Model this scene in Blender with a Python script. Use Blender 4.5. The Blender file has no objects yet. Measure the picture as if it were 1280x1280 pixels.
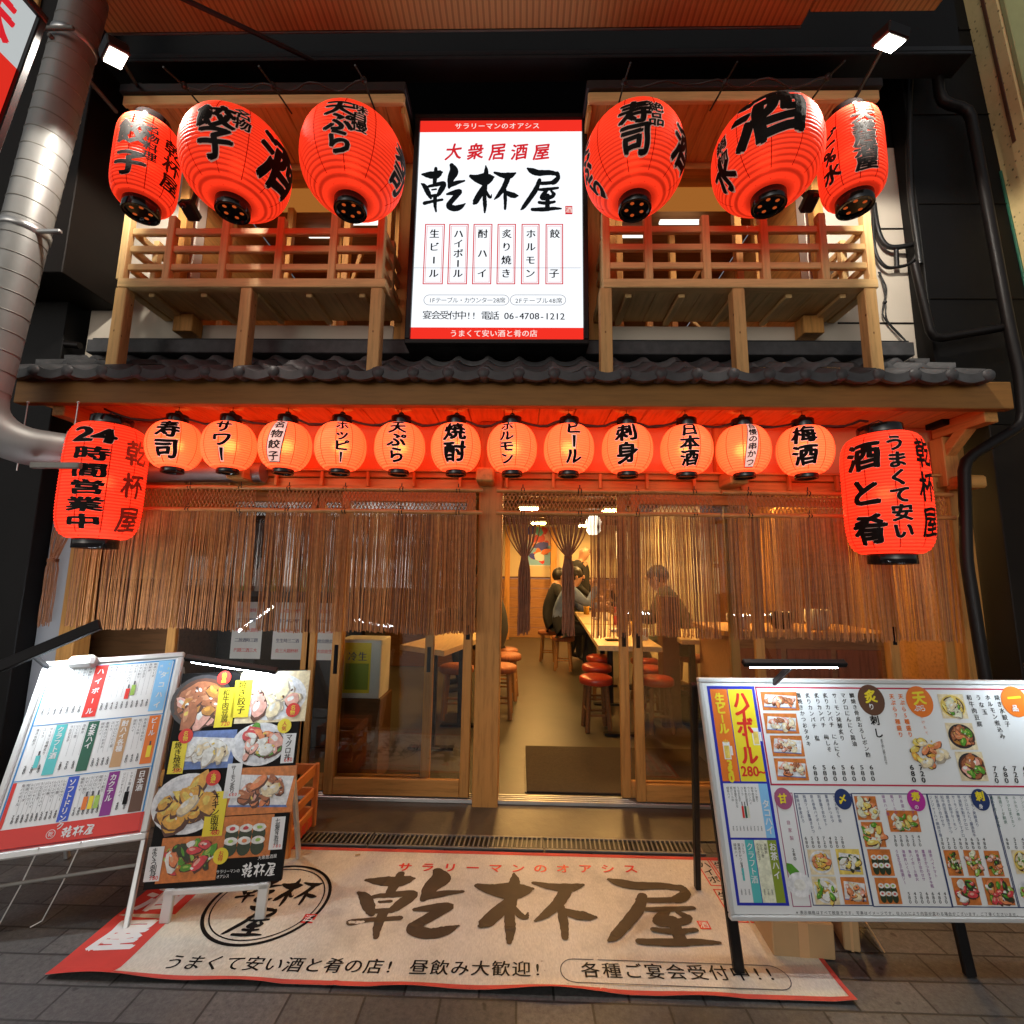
import bpy, bmesh, math, random
from mathutils import Vector, Matrix
R = math.radians
rnd = random.Random(7)
sc = bpy.context.scene
col = sc.collection

# ------------------------------------------------------------------ camera
CAM = Vector((0, 0, 1.25)); FPX = 580.0
yaw, pitch, roll = R(1.2), R(7.9), R(0.8)
fw = Vector((-math.sin(yaw)*math.cos(pitch), math.cos(yaw)*math.cos(pitch), math.sin(pitch)))
r0 = Vector((math.cos(yaw), math.sin(yaw), 0)); u0 = r0.cross(fw)
rt = r0*math.cos(roll) + u0*math.sin(roll); up = u0*math.cos(roll) - r0*math.sin(roll)
cd = bpy.data.cameras.new('camera'); cam = bpy.data.objects.new('camera', cd); col.objects.link(cam)
cam.matrix_world = Matrix(((rt.x, up.x, -fw.x, CAM.x), (rt.y, up.y, -fw.y, CAM.y), (rt.z, up.z, -fw.z, CAM.z), (0, 0, 0, 1)))
cd.sensor_width = 36; cd.lens = 36*FPX/1280; cd.clip_start = 0.02; cd.clip_end = 500
sc.camera = cam
# ------------------------------------------------------------------ night sky and exposure
w = bpy.data.worlds.new('World'); sc.world = w; w.use_nodes = True
nt = w.node_tree; bg = nt.nodes['Background']
sky = nt.nodes.new('ShaderNodeTexSky'); sky.sky_type = 'NISHITA'; sky.sun_disc = False
sky.sun_elevation = R(12); sky.sun_rotation = R(200)
hs = nt.nodes.new('ShaderNodeHueSaturation'); hs.inputs['Saturation'].default_value = 0.25
nt.links.new(sky.outputs[0], hs.inputs['Color']); nt.links.new(hs.outputs[0], bg.inputs[0])
bg.inputs[1].default_value = 0.08
sc.view_settings.view_transform = 'Standard'; sc.view_settings.look = 'None'
sc.view_settings.exposure = 0.0; sc.view_settings.gamma = 1.0; sc.view_settings.use_curve_mapping = False
sc.render.engine = 'CYCLES'
cy = sc.cycles; cy.max_bounces = 7; cy.diffuse_bounces = 4; cy.glossy_bounces = 3; cy.transmission_bounces = 5
cy.transparent_max_bounces = 12; cy.sample_clamp_indirect = 4.0; cy.caustics_reflective = False; cy.caustics_refractive = False
cy.use_denoising = True; cy.use_light_tree = True

def ray(px, py):
    return fw + rt*((px-640)/FPX) + up*((640-py)/FPX)
def pt(px, py, Y):
    d = ray(px, py); return CAM + d*(Y/d.y)
def gz(px, py, z=0.0):
    d = ray(px, py); return CAM + d*((z-CAM.z)/d.z)
def zat(py, Y, px=652): return pt(px, py, Y).z
def xat(px, py, Y): return pt(px, py, Y).x

# ------------------------------------------------------------------ materials
MATS = {}
def newmat(name):
    m = bpy.data.materials.new(name); m.use_nodes = True; MATS[name] = m
    return m, m.node_tree, m.node_tree.nodes['Principled BSDF']
def noise(nt, scale, vec=None, detail=4, rough=.6):
    n = nt.nodes.new('ShaderNodeTexNoise'); n.inputs['Scale'].default_value = scale
    n.inputs['Detail'].default_value = detail; n.inputs['Roughness'].default_value = rough
    if vec is not None: nt.links.new(vec, n.inputs['Vector'])
    return n
def coords(nt, scale=(1, 1, 1), rot=(0, 0, 0), out='Object'):
    t = nt.nodes.new('ShaderNodeTexCoord'); m = nt.nodes.new('ShaderNodeMapping')
    m.inputs['Scale'].default_value = scale; m.inputs['Rotation'].default_value = rot
    nt.links.new(t.outputs[out], m.inputs[0]); return m.outputs[0]
def ramp(nt, fac, stops):
    r = nt.nodes.new('ShaderNodeValToRGB'); e = r.color_ramp.elements
    while len(e) < len(stops): e.new(0.5)
    for k, (p, c) in enumerate(stops): e[k].position = p; e[k].color = (*c, 1)
    nt.links.new(fac, r.inputs[0]); return r
def bump(nt, h, b, strength=.2, dist=.01):
    n = nt.nodes.new('ShaderNodeBump'); n.inputs['Strength'].default_value = strength; n.inputs['Distance'].default_value = dist
    nt.links.new(h, n.inputs['Height']); nt.links.new(n.outputs[0], b.inputs['Normal']); return n
def plain(name, c, rough=.6, metal=0, emit=None, es=0, var=.15, vs=9, bmp=0, bs=80, spec=.5):
    m, nt, b = newmat(name)
    b.inputs['Roughness'].default_value = rough; b.inputs['Metallic'].default_value = metal
    b.inputs['Specular IOR Level'].default_value = spec
    if var:
        n = noise(nt, vs, coords(nt))
        r = ramp(nt, n.outputs[0], [(.25, tuple(x*(1-var) for x in c)), (.75, tuple(min(1, x*(1+var)) for x in c))])
        nt.links.new(r.outputs[0], b.inputs['Base Color'])
    else: b.inputs['Base Color'].default_value = (*c, 1)
    if emit: b.inputs['Emission Color'].default_value = (*emit, 1); b.inputs['Emission Strength'].default_value = es
    if bmp:
        n2 = noise(nt, bs, coords(nt)); bump(nt, n2.outputs[0], b, bmp, .004)
    return m
def wood(name, c, axis='x', dark=.6, rough=.5, knots=False, scale=1.0):
    m, nt, b = newmat(name)
    s = {'x': (1.2, 14, 14), 'y': (14, 1.2, 14), 'z': (14, 14, 1.2)}[axis]
    v = coords(nt, tuple(k*scale for k in s))
    n = noise(nt, 3.0, v, 6, .65)
    r = ramp(nt, n.outputs[0], [(.28, tuple(x*dark for x in c)), (.5, c), (.75, tuple(min(1, x*1.15) for x in c))])
    out = r.outputs[0]
    if knots:
        vo = nt.nodes.new('ShaderNodeTexVoronoi'); vo.inputs['Scale'].default_value = 15
        nt.links.new(coords(nt, (1.6, 1.6, 1)), vo.inputs['Vector'])
        kr = ramp(nt, vo.outputs['Distance'], [(.10, (.20, .11, .05)), (.17, (1, 1, 1))])
        mx = nt.nodes.new('ShaderNodeMix'); mx.data_type = 'RGBA'; mx.blend_type = 'MULTIPLY'; mx.inputs[0].default_value = 1
        nt.links.new(out, mx.inputs[6]); nt.links.new(kr.outputs[0], mx.inputs[7]); out = mx.outputs[2]
    nt.links.new(out, b.inputs['Base Color']); b.inputs['Roughness'].default_value = rough
    b.inputs['Specular IOR Level'].default_value = .22
    bump(nt, n.outputs[0], b, .15, .003)
    return m
def emis(name, c, s):
    m, nt, b = newmat(name); nt.nodes.remove(b)
    e = nt.nodes.new('ShaderNodeEmission'); e.inputs[0].default_value = (*c, 1); e.inputs[1].default_value = s
    nt.links.new(e.outputs[0], nt.nodes['Material Output'].inputs[0]); return m
def paper(name, c, emit, es, ring, refr=.3, rr=.5):
    """lantern paper: glows, lets the bulb shine through, ribbed by bamboo hoops"""
    m, nt, b = newmat(name)
    b.inputs['Base Color'].default_value = (*c, 1); b.inputs['Roughness'].default_value = .5
    b.inputs['Specular IOR Level'].default_value = .10
    v = coords(nt)
    sx = nt.nodes.new('ShaderNodeSeparateXYZ'); nt.links.new(v, sx.inputs[0])
    mu = nt.nodes.new('ShaderNodeMath'); mu.operation = 'MULTIPLY'; mu.inputs[1].default_value = math.pi/ring; mu2 = None
    nt.links.new(sx.outputs[2], mu.inputs[0])
    si = nt.nodes.new('ShaderNodeMath'); si.operation = 'COSINE'; nt.links.new(mu.outputs[0], si.inputs[0])
    ab = nt.nodes.new('ShaderNodeMath'); ab.operation = 'ABSOLUTE'; nt.links.new(si.outputs[0], ab.inputs[0])
    # the hoops are opaque: a thin darker line at each
    hr = ramp(nt, ab.outputs[0], [(.55, emit), (.98, tuple(x*.36 for x in emit))])
    nt.links.new(hr.outputs[0], b.inputs['Emission Color']); b.inputs['Emission Strength'].default_value = es
    rf = nt.nodes.new('ShaderNodeBsdfRefraction'); rf.inputs['IOR'].default_value = 1.35; rf.inputs['Roughness'].default_value = rr
    rf.inputs['Color'].default_value = (*[min(1, x*1.15+.02) for x in c], 1)
    mx = nt.nodes.new('ShaderNodeMixShader'); mx.inputs[0].default_value = refr
    nt.links.new(b.outputs[0], mx.inputs[1]); nt.links.new(rf.outputs[0], mx.inputs[2])
    nt.links.new(mx.outputs[0], nt.nodes['Material Output'].inputs[0])
    return m
def glass(name, tint=(1, 1, 1), refl=.09):
    m, nt, b = newmat(name); nt.nodes.remove(b)
    t = nt.nodes.new('ShaderNodeBsdfTransparent'); t.inputs[0].default_value = (*tint, 1)
    g = nt.nodes.new('ShaderNodeBsdfGlossy'); g.inputs['Roughness'].default_value = .02
    f = nt.nodes.new('ShaderNodeFresnel'); f.inputs[0].default_value = 1.5
    a = nt.nodes.new('ShaderNodeMath'); a.operation = 'ADD'; a.inputs[1].default_value = refl-.04
    nt.links.new(f.outputs[0], a.inputs[0])
    mx = nt.nodes.new('ShaderNodeMixShader'); nt.links.new(a.outputs[0], mx.inputs[0])
    nt.links.new(t.outputs[0], mx.inputs[1]); nt.links.new(g.outputs[0], mx.inputs[2])
    nt.links.new(mx.outputs[0], nt.nodes['Material Output'].inputs[0]); return m

# structure woods
wood('wood_x', (.56, .27, .075), 'x'); wood('wood_y', (.56, .27, .075), 'y'); wood('wood_z', (.56, .27, .075), 'z')
wood('knotty', (.60, .36, .14), 'z', knots=True); wood('fascia', (.27, .125, .032), 'x', dark=.75)
wood('pale_x', (.72, .48, .21), 'x', dark=.75); wood('pale_z', (.72, .48, .21), 'z', dark=.75); wood('pale_y', (.72, .48, .21), 'y', dark=.75)
wood('soffit', (.66, .32, .10), 'y'); wood('door_wood', (.48, .225, .06), 'z'); wood('door_wood_x', (.48, .225, .06), 'x')
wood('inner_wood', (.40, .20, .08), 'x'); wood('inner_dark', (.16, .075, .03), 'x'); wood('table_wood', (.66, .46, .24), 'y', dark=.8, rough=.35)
wood('stool_wood', (.36, .18, .07), 'z'); wood('red_wood', (.35, .12, .05), 'z')
plain('plaster_red', (.76, .37, .17), .8, var=.06, vs=3, bmp=.1)
plain('cream', (.62, .55, .45), .85, var=.06, vs=2.5, bmp=.15)
plain('cream_in', (.72, .58, .36), .8, var=.05, vs=2)
plain('grey_wall', (.30, .30, .32), .7, var=.08, vs=3)
plain('black_wall', (.0035, .003, .003), .6, spec=.2, var=.3, vs=4, bmp=.2, bs=25)
plain('dark_brown', (.007, .0045, .003), .6, spec=.2, var=.3, vs=4)
plain('steel_dark', (.02, .022, .024), .55, .3, var=.25, vs=6)
plain('black_paint', (.008, .007, .007), .4, var=.2, spec=.25)
plain('lacquer', (.006, .005, .005), .12, var=0)
plain('cable', (.008, .008, .008), .45, var=0)
plain('tile', (.062, .062, .064), .5, spec=.3, var=.35, vs=14, bmp=.25, bs=60)
plain('tile_light', (.088, .088, .09), .5, spec=.3, var=.3, vs=20, bmp=.25, bs=60); plain('tile_dark', (.042, .042, .044), .55, spec=.3, var=.3, vs=20, bmp=.25, bs=60)
plain('pipe_brown', (.007, .005, .0045), .45, spec=.25, var=.2)
plain('alu', (.55, .55, .54), .35, .85, var=.08)
plain('alu_pale', (.62, .62, .60), .45, .3, var=.06)
plain('iron_grey', (.20, .19, .17), .55, .5, var=.2)
plain('bamboo', (.50, .22, .06), .4, var=.2, vs=20)
plain('tie', (.012, .010, .008), .6, var=0)
plain('rope', (.40, .155, .042), .55, var=.3, vs=40)
plain('rope_pale', (.50, .22, .065), .5, var=.25, vs=40)
plain('rope_dark', (.22, .08, .028), .55, var=.3, vs=40)
plain('concrete', (.085, .068, .045), .32, var=.35, vs=5, bmp=.3, bs=35)
plain('floor_in', (.070, .062, .045), .36, var=.25, vs=2.2, bmp=.08, bs=20)
plain('doormat', (.035, .022, .014), .9, var=.3, vs=60, bmp=.5, bs=200)
plain('ceiling_in', (.35, .20, .10), .8, var=.1)
plain('red_vinyl', (.42, .045, .02), .28, var=.1)
plain('white_print', (.80, .80, .79), .55, var=.02)
plain('white_board', (.80, .81, .80), .22, var=.02)
plain('ink', (.008, .0075, .0075), .5, var=0, spec=.12)
plain('ink_fade', (.055, .035, .018), .7, var=.2, vs=20)
plain('grey_ink', (.09, .09, .10), .6, var=0, spec=.2)
for n_, c_ in dict(red=(.70, .03, .02), orange=(.80, .19, .02), yellow=(.85, .68, .03), blue=(.02, .03, .42), sky_blue=(.25, .55, .85), teal=(.10, .50, .50),
                   green=(.02, .12, .07), olive=(.25, .33, .03), brown=(.12, .05, .025), tan=(.55, .33, .16), purple=(.25, .02, .25), navy=(.02, .04, .14),
                   mauve=(.38, .10, .20), crimson=(.5, .02, .06), pink=(.85, .45, .50), royal=(.03, .09, .55), steel_blue=(.03, .22, .50), magenta=(.45, .03, .30)).items():
    plain('p_'+n_, c_, .4, var=.03)
# food print colours, with darker and lighter tones for drawn shading
for n_, c_ in dict(meat=(.42, .14, .06), salmon=(.80, .25, .10), tuna=(.65, .06, .07), pinkmeat=(.82, .40, .32), rice=(.82, .80, .72), leaf=(.10, .32, .03), lime=(.35, .55, .10),
                   fried=(.75, .38, .06), gold=(.82, .58, .12), nori=(.03, .045, .02), plate=(.78, .79, .80), broth=(.55, .24, .05), dough=(.85, .66, .42), cabbage=(.78, .80, .58),
                   ceram=(.66, .67, .69), shade=(.42, .36, .28), meat2=(.62, .28, .14), salmon2=(.88, .42, .22), gold2=(.90, .74, .28), board=(.62, .19, .04), slate=(.03, .03, .035), bluerim=(.12, .20, .45), sauce=(.10, .035, .02)).items():
    plain('f_'+n_, c_, .35, var=.32, vs=55)
def cloth_mat():
    m, nt, b = newmat('mat_cloth')
    n = noise(nt, 3.5, coords(nt), 6, .65); r = ramp(nt, n.outputs[0], [(.30, (.46, .44, .37)), (.50, (.66, .63, .53)), (.75, (.73, .71, .62))])
    n2 = noise(nt, 38, coords(nt), 3, .5); r2 = ramp(nt, n2.outputs[0], [(.22, (.42, .36, .30)), (.29, (1, 1, 1))])
    n3 = noise(nt, 260, coords(nt, (1, .3, 1)), 2, .5); r3 = ramp(nt, n3.outputs[0], [(.3, (.86, .86, .86)), (.7, (1.06, 1.06, 1.06))])
    o = r.outputs[0]
    for q in (r2, r3):
        mx = nt.nodes.new('ShaderNodeMix'); mx.data_type = 'RGBA'; mx.blend_type = 'MULTIPLY'; mx.inputs[0].default_value = 1
        nt.links.new(o, mx.inputs[6]); nt.links.new(q.outputs[0], mx.inputs[7]); o = mx.outputs[2]
    nt.links.new(o, b.inputs['Base Color']); b.inputs['Roughness'].default_value = .8; bump(nt, n3.outputs[0], b, .2, .003)
cloth_mat()
plain('mat_red', (.62, .05, .035), .8, var=.12, vs=7)
plain('mat_redline', (.55, .07, .05), .8, var=.2, vs=9)
plain('cardboard', (.42, .27, .13), .8, var=.12, vs=5)
plain('crate_orange', (.70, .24, .05), .5, var=.1)
plain('wall_pit', (.52, .38, .15), .8, var=.2, vs=8, bmp=.2, bs=30)
plain('green_wall', (.42, .42, .19), .8, var=.1)
plain('skin', (.50, .28, .18), .5, var=.05); plain('hair', (.012, .009, .008), .5, var=.2)
plain('denim', (.10, .145, .27), .85, var=.2, vs=20); plain('black_cloth', (.014, .014, .015), .85, var=.2, vs=20)
plain('olive_cloth', (.05, .05, .028), .85, var=.2); plain('shoe', (.03, .03, .03), .6, var=.2); plain('sole', (.6, .6, .6), .6, var=0)
plain('white_obj', (.75, .75, .72), .5, var=.03); plain('ceramic', (.7, .66, .6), .2, var=.03); plain('beer', (.8, .45, .06), .1, var=.05)
glass('door_glass', (.93, .93, .90), .10)
# column with pits
def pitted():
    m, nt, b = newmat('pitted')
    v = nt.nodes.new('ShaderNodeTexVoronoi'); v.inputs['Scale'].default_value = 34
    nt.links.new(coords(nt, (1, 1, .8)), v.inputs['Vector'])
    r = ramp(nt, v.outputs['Distance'], [(.10, (.14, .09, .03)), (.24, (.78, .58, .27))])
    n = noise(nt, 14, coords(nt)); r2 = ramp(nt, n.outputs[0], [(.42, (1, 1, 1)), (.5, (0, 0, 0))])
    mx = nt.nodes.new('ShaderNodeMix'); mx.data_type = 'RGBA'; nt.links.new(r2.outputs[0], mx.inputs[0])
    nt.links.new(r.outputs[0], mx.inputs[6]); mx.inputs[7].default_value = (.74, .55, .25, 1)
    nt.links.new(mx.outputs[2], b.inputs['Base Color']); b.inputs['Roughness'].default_value = .85
    bump(nt, r.outputs[0], b, .5, .006)
pitted()
def paving():
    m, nt, b = newmat('paving')
    br = nt.nodes.new('ShaderNodeTexBrick'); v = coords(nt, (1, 1, 1))
    br.inputs['Scale'].default_value = 1; br.offset = .5; br.inputs['Brick Width'].default_value = .225; br.inputs['Row Height'].default_value = .112
    br.inputs['Mortar Size'].default_value = .0042; br.inputs['Mortar Smooth'].default_value = .3; br.inputs['Bias'].default_value = 0
    br.inputs['Color1'].default_value = (.060, .062, .064, 1); br.inputs['Color2'].default_value = (.122, .123, .124, 1); br.inputs['Mortar'].default_value = (.025, .024, .022, 1)
    nt.links.new(v, br.inputs['Vector'])
    n = noise(nt, 55, coords(nt), 8, .8); nr = ramp(nt, n.outputs[0], [(.3, (.40, .40, .41)), (.7, (1.45, 1.42, 1.36))])
    n3 = noise(nt, 1.6, coords(nt), 4, .6); nr3 = ramp(nt, n3.outputs[0], [(.3, (.7, .7, .7)), (.7, (1.15, 1.1, 1.05))])
    mx = nt.nodes.new('ShaderNodeMix'); mx.data_type = 'RGBA'; mx.blend_type = 'MULTIPLY'; mx.inputs[0].default_value = 1
    nt.links.new(br.outputs['Color'], mx.inputs[6]); nt.links.new(nr.outputs[0], mx.inputs[7])
    mx2 = nt.nodes.new('ShaderNodeMix'); mx2.data_type = 'RGBA'; mx2.blend_type = 'MULTIPLY'; mx2.inputs[0].default_value = 1
    nt.links.new(mx.outputs[2], mx2.inputs[6]); nt.links.new(nr3.outputs[0], mx2.inputs[7])
    n5 = noise(nt, 19, coords(nt), 2, .5); r5 = ramp(nt, n5.outputs[0], [(.26, (.35, .34, .33)), (.31, (1, 1, 1)), (.74, (1, 1, 1)), (.77, (1.7, 1.68, 1.6))])
    mx3 = nt.nodes.new('ShaderNodeMix'); mx3.data_type = 'RGBA'; mx3.blend_type = 'MULTIPLY'; mx3.inputs[0].default_value = 1
    nt.links.new(mx2.outputs[2], mx3.inputs[6]); nt.links.new(r5.outputs[0], mx3.inputs[7]); mx2 = mx3
    nt.links.new(mx2.outputs[2], b.inputs['Base Color']); b.inputs['Roughness'].default_value = .55
    ad = nt.nodes.new('ShaderNodeMath'); ad.operation = 'MULTIPLY_ADD'; ad.inputs[1].default_value = -1.0
    nt.links.new(br.outputs['Fac'], ad.inputs[0]); mm = nt.nodes.new('ShaderNodeMath'); mm.operation = 'MULTIPLY'; mm.inputs[1].default_value = .5
    nt.links.new(n.outputs[0], mm.inputs[0]); nt.links.new(mm.outputs[0], ad.inputs[2]); bump(nt, ad.outputs[0], b, .6, .006)
paving()
def striped():
    m, nt, b = newmat('striped_ceiling')
    wv = nt.nodes.new('ShaderNodeTexWave'); wv.wave_type = 'BANDS'; wv.bands_direction = 'X'; wv.inputs['Scale'].default_value = 9; wv.inputs['Distortion'].default_value = .4
    nt.links.new(coords(nt), wv.inputs['Vector'])
    r = ramp(nt, wv.outputs[0], [(.15, (.52, .31, .11)), (.5, (.80, .54, .21)), (.9, (.74, .48, .18))])
    nt.links.new(r.outputs[0], b.inputs['Base Color']); b.inputs['Roughness'].default_value = .6; bump(nt, wv.outputs[0], b, .3, .004)
striped()
def duct_mat():
    m, nt, b = newmat('duct')
    n = noise(nt, 5, coords(nt, (1, 1, .4))); r = ramp(nt, n.outputs[0], [(.3, (.23, .23, .22)), (.7, (.35, .345, .33))])
    nt.links.new(r.outputs[0], b.inputs['Base Color']); b.inputs['Metallic'].default_value = .45; b.inputs['Roughness'].default_value = .5
    bump(nt, n.outputs[0], b, .15, .01)
duct_mat()
# light emitting
paper('paper_small', (.80, .36, .14), (1.0, .066, .018), 3.0, .0125, .13, .6)
paper('paper_red', (.70, .045, .02), (1.0, .042, .012), .95, .0160, .03, .6)
paper('paper_mid', (.74, .06, .03), (1.0, .034, .010), 1.5, .0160, .05, .6)
emis('seam_small', (1.0, .07, .015), 1.3); emis('seam_red', (.75, .014, .005), .42)
plain('lan_ink', (.008, .006, .005), .6, var=0, spec=.12)
plain('lan_red_ink', (.10, .008, .005), .45, var=0, emit=(.25, .01, .005), es=.4)
plain('lan_edge', (.42, .39, .36), .7, spec=.1, var=0, emit=(1, .42, .30), es=.22)
plain('lan_edge_small', (.75, .6, .55), .5, var=0, emit=(1, .50, .42), es=.75)
emis('lan_hole', (1, .16, .03), .45)
emis('sign_white', (.93, .96, 1.0), 1.12); emis('sign_red', (1.0, .035, .02), .92); emis('sign_ink', (.006, .007, .008), 1.0)
emis('sign_red_ink', (.75, .02, .03), .9); emis('sign_grey', (.22, .22, .25), 1.0); emis('sign_letter', (1, .82, .75), 1.0)
emis('neighbour_white', (.8, .85, .85), .62); emis('neighbour_red', (.9, .035, .02), .80)
emis('led', (.76, .89, 1.0), 100.0); emis('led_hot', (.84, .93, 1.0), 260.0); emis('tube', (1, .95, .85), 1.5)
emis('flood_lens', (1, .93, .78), 30.0)
emis('ceiling_lamp_and_glow', (1, .55, .16), 175.0); emis('pendant', (1, .85, .6), 5.0); emis('room_glow', (1, .34, .06), .35)  # the last is an added orange glow for the upper rooms, no real fixture

# ------------------------------------------------------------------ mesh builder
class MB:
    def __init__(s): s.v = []; s.f = []; s.m = []; s.mats = []; s.sm = []
    def mi(s, m):
        if m not in s.mats: s.mats.append(m)
        return s.mats.index(m)
    def add(s, vs, fs, m, smooth=False):
        o = len(s.v); s.v += [tuple(p) for p in vs]; i = s.mi(m)
        for f in fs: s.f.append([o+k for k in f]); s.m.append(i); s.sm.append(smooth)
        return s
    def quad(s, a, b, c, d, m): return s.add([a, b, c, d], [(0, 1, 2, 3)], m)
    def poly(s, pts, m): return s.add(pts, [tuple(range(len(pts)))], m)
    def box(s, x0, x1, y0, y1, z0, z1, m, bev=0.0):
        return s.obox(Vector(((x0+x1)/2, (y0+y1)/2, (z0+z1)/2)), Vector((1, 0, 0)), Vector((0, 1, 0)), Vector((0, 0, 1)), abs(x1-x0), abs(y1-y0), abs(z1-z0), m, bev)
    def obox(s, c, ex, ey, ez, lx, ly, lz, m, bev=0.0):
        bm = bmesh.new(); bmesh.ops.create_cube(bm, size=1)
        for v in bm.verts: v.co = Vector((v.co.x*lx, v.co.y*ly, v.co.z*lz))
        if bev == 0: bev = min(.004, min(lx, ly, lz)*.2)
        if bev > 0: bmesh.ops.bevel(bm, geom=bm.edges[:], offset=bev, segments=1, affect='EDGES')
        bm.verts.index_update(); c = Vector(c)
        s.add([c+ex*v.co.x+ey*v.co.y+ez*v.co.z for v in bm.verts], [[v.index for v in f.verts] for f in bm.faces], m); bm.free(); return s
    def bar(s, a, b, w_, d_, m, upv=Vector((0, 1, 0))):
        a = Vector(a); b = Vector(b); ez = (b-a); L = ez.length; ez.normalize()
        ex = upv.cross(ez); ex.normalize(); ey = ez.cross(ex)
        return s.obox((a+b)/2, ex, ey, ez, w_, d_, L, m)
    def tube(s, pts, r, m, n=8, caps=True, smooth=True):
        pts = [Vector(p) for p in pts]; rs = r if isinstance(r, (list, tuple)) else [r]*len(pts)
        vs = []; prev = None
        for i, p in enumerate(pts):
            t = (pts[min(i+1, len(pts)-1)]-pts[max(i-1, 0)]).normalized()
            if prev is None:
                a = Vector((0, 0, 1)) if abs(t.z) < .9 else Vector((1, 0, 0)); x = a.cross(t).normalized()
            else: x = (prev - t*prev.dot(t)).normalized()
            prev = x; y = t.cross(x)
            for k in range(n):
                an = 2*math.pi*k/n; vs.append(p+(x*math.cos(an)+y*math.sin(an))*rs[i])
        fs = [(i*n+k, i*n+(k+1) % n, (i+1)*n+(k+1) % n, (i+1)*n+k) for i in range(len(pts)-1) for k in range(n)]
        s.add(vs, fs, m, smooth)
        if caps:
            e = len(pts)-1
            s.add(vs[:n], [tuple(range(n))[::-1]], m); s.add(vs[e*n:], [tuple(range(n))], m)
        return s
    def lathe(s, prof, c, m, n=24, smooth=True, ax=None):
        c = Vector(c); ez = Vector(ax).normalized() if ax else Vector((0, 0, 1))
        ex = Vector((1, 0, 0)) if abs(ez.x) < .9 else Vector((0, 1, 0)); ex = (ex-ez*ex.dot(ez)).normalized(); ey = ez.cross(ex)
        vs = [c+ex*(r*math.cos(2*math.pi*k/n))+ey*(r*math.sin(2*math.pi*k/n))+ez*z for r, z in prof for k in range(n)]
        fs = [(i*n+k, i*n+(k+1) % n, (i+1)*n+(k+1) % n, (i+1)*n+k) for i in range(len(prof)-1) for k in range(n)]
        return s.add(vs, fs, m, smooth)
    def sphere(s, c, r, m, n=12, sc_=(1, 1, 1)):
        pr = [(max(1e-4, math.sin(math.pi*i/8))*r, -math.cos(math.pi*i/8)*r) for i in range(9)]
        k0 = len(s.v); s.lathe(pr, (0, 0, 0), m, n); c = Vector(c)
        for k in range(k0, len(s.v)): v = s.v[k]; s.v[k] = (c.x+v[0]*sc_[0], c.y+v[1]*sc_[1], c.z+v[2]*sc_[2])
        return s
    def build(s, name, parent=None, origin=None):
        me = bpy.data.meshes.new(name)
        if origin is None:
            xs = [p[0] for p in s.v]; ys = [p[1] for p in s.v]; zs = [p[2] for p in s.v]
            origin = Vector(((min(xs)+max(xs))/2, (min(ys)+max(ys))/2, min(zs)))
        else: origin = Vector(origin)
        me.from_pydata([(p[0]-origin.x, p[1]-origin.y, p[2]-origin.z) for p in s.v], [], s.f)
        for m in s.mats: me.materials.append(MATS[m])
        me.polygons.foreach_set('material_index', s.m); me.polygons.foreach_set('use_smooth', s.sm); me.update()
        o = bpy.data.objects.new(name, me); col.objects.link(o)
        o.location = origin
        if parent is not None: o.parent = parent; o.location = origin - WPOS[parent.name]
        WPOS[o.name] = origin.copy()
        return o
WPOS = {}
def thing(name, label, cat, loc=(0, 0, 0), group=None):
    o = bpy.data.objects.new(name, None); o.empty_display_size = .1; col.objects.link(o); o.location = loc; WPOS[o.name] = Vector(loc)
    return tag(o, label, cat, group)
def tag(o, label, cat, group=None):
    o['label'] = label; o['category'] = cat
    if group: o['group'] = group
    return o
def struct(o): o['kind'] = 'structure'; return o
def copy_tree(o, parent=None, loc=None, rz=None):
    c = o.copy(); col.objects.link(c)
    if parent is not None: c.parent = parent
    for ch in list(o.children): copy_tree(ch, c)
    if loc is not None: c.location = loc
    if rz is not None: c.rotation_euler = (0, 0, rz)
    return c

# ------------------------------------------------------------------ lettering
GL = {}
def glyph(ch, cuts=0):
    k = (ch, cuts)
    if k in GL: return GL[k]
    c = bpy.data.curves.new('t', 'FONT'); c.body = ch; c.resolution_u = 3
    o = bpy.data.objects.new('t', c); col.objects.link(o); bpy.context.view_layer.update()
    dg = bpy.context.evaluated_depsgraph_get(); me = bpy.data.meshes.new_from_object(o.evaluated_get(dg))
    bm = bmesh.new(); bm.from_mesh(me)
    bmesh.ops.remove_doubles(bm, verts=bm.verts[:], dist=1e-5)
    if cuts:
        for i in range(1, cuts):
            for ax in (0, 1):
                co = Vector((0, 0, 0)); no = Vector((0, 0, 0)); co[ax] = i/cuts if ax == 0 else -.14+i/cuts; no[ax] = 1
                bmesh.ops.bisect_plane(bm, geom=bm.verts[:]+bm.edges[:]+bm.faces[:], plane_co=co, plane_no=no, dist=1e-6)
    bm.verts.index_update()
    wide = ord(ch) > 255
    xs = [v.co.x for v in bm.verts] or [0]
    cx = .5 if wide else (min(xs)+max(xs))/2
    wd = 1.0 if wide else (max(xs)-min(xs))+.10
    r = ([(v.co.x-cx, v.co.y-.36) for v in bm.verts], [[v.index for v in f.verts] for f in bm.faces], wd)
    bm.free(); bpy.data.objects.remove(o); bpy.data.curves.remove(c); bpy.data.meshes.remove(me)
    GL[k] = r; return r
BOLD = [(0, 0), (.028, .010), (-.028, -.010), (.012, -.022), (-.012, .022)]
BOLD2 = [(0, 0), (.045, .018), (-.045, -.018), (.02, -.035), (-.02, .035), (.035, -.02), (-.035, .02)]
SEMI = [(-.014, 0), (.014, .004)]
def ring_off(r, n=8): return [(r*math.cos(2*math.pi*k/n), r*math.sin(2*math.pi*k/n)) for k in range(n)]
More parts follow.
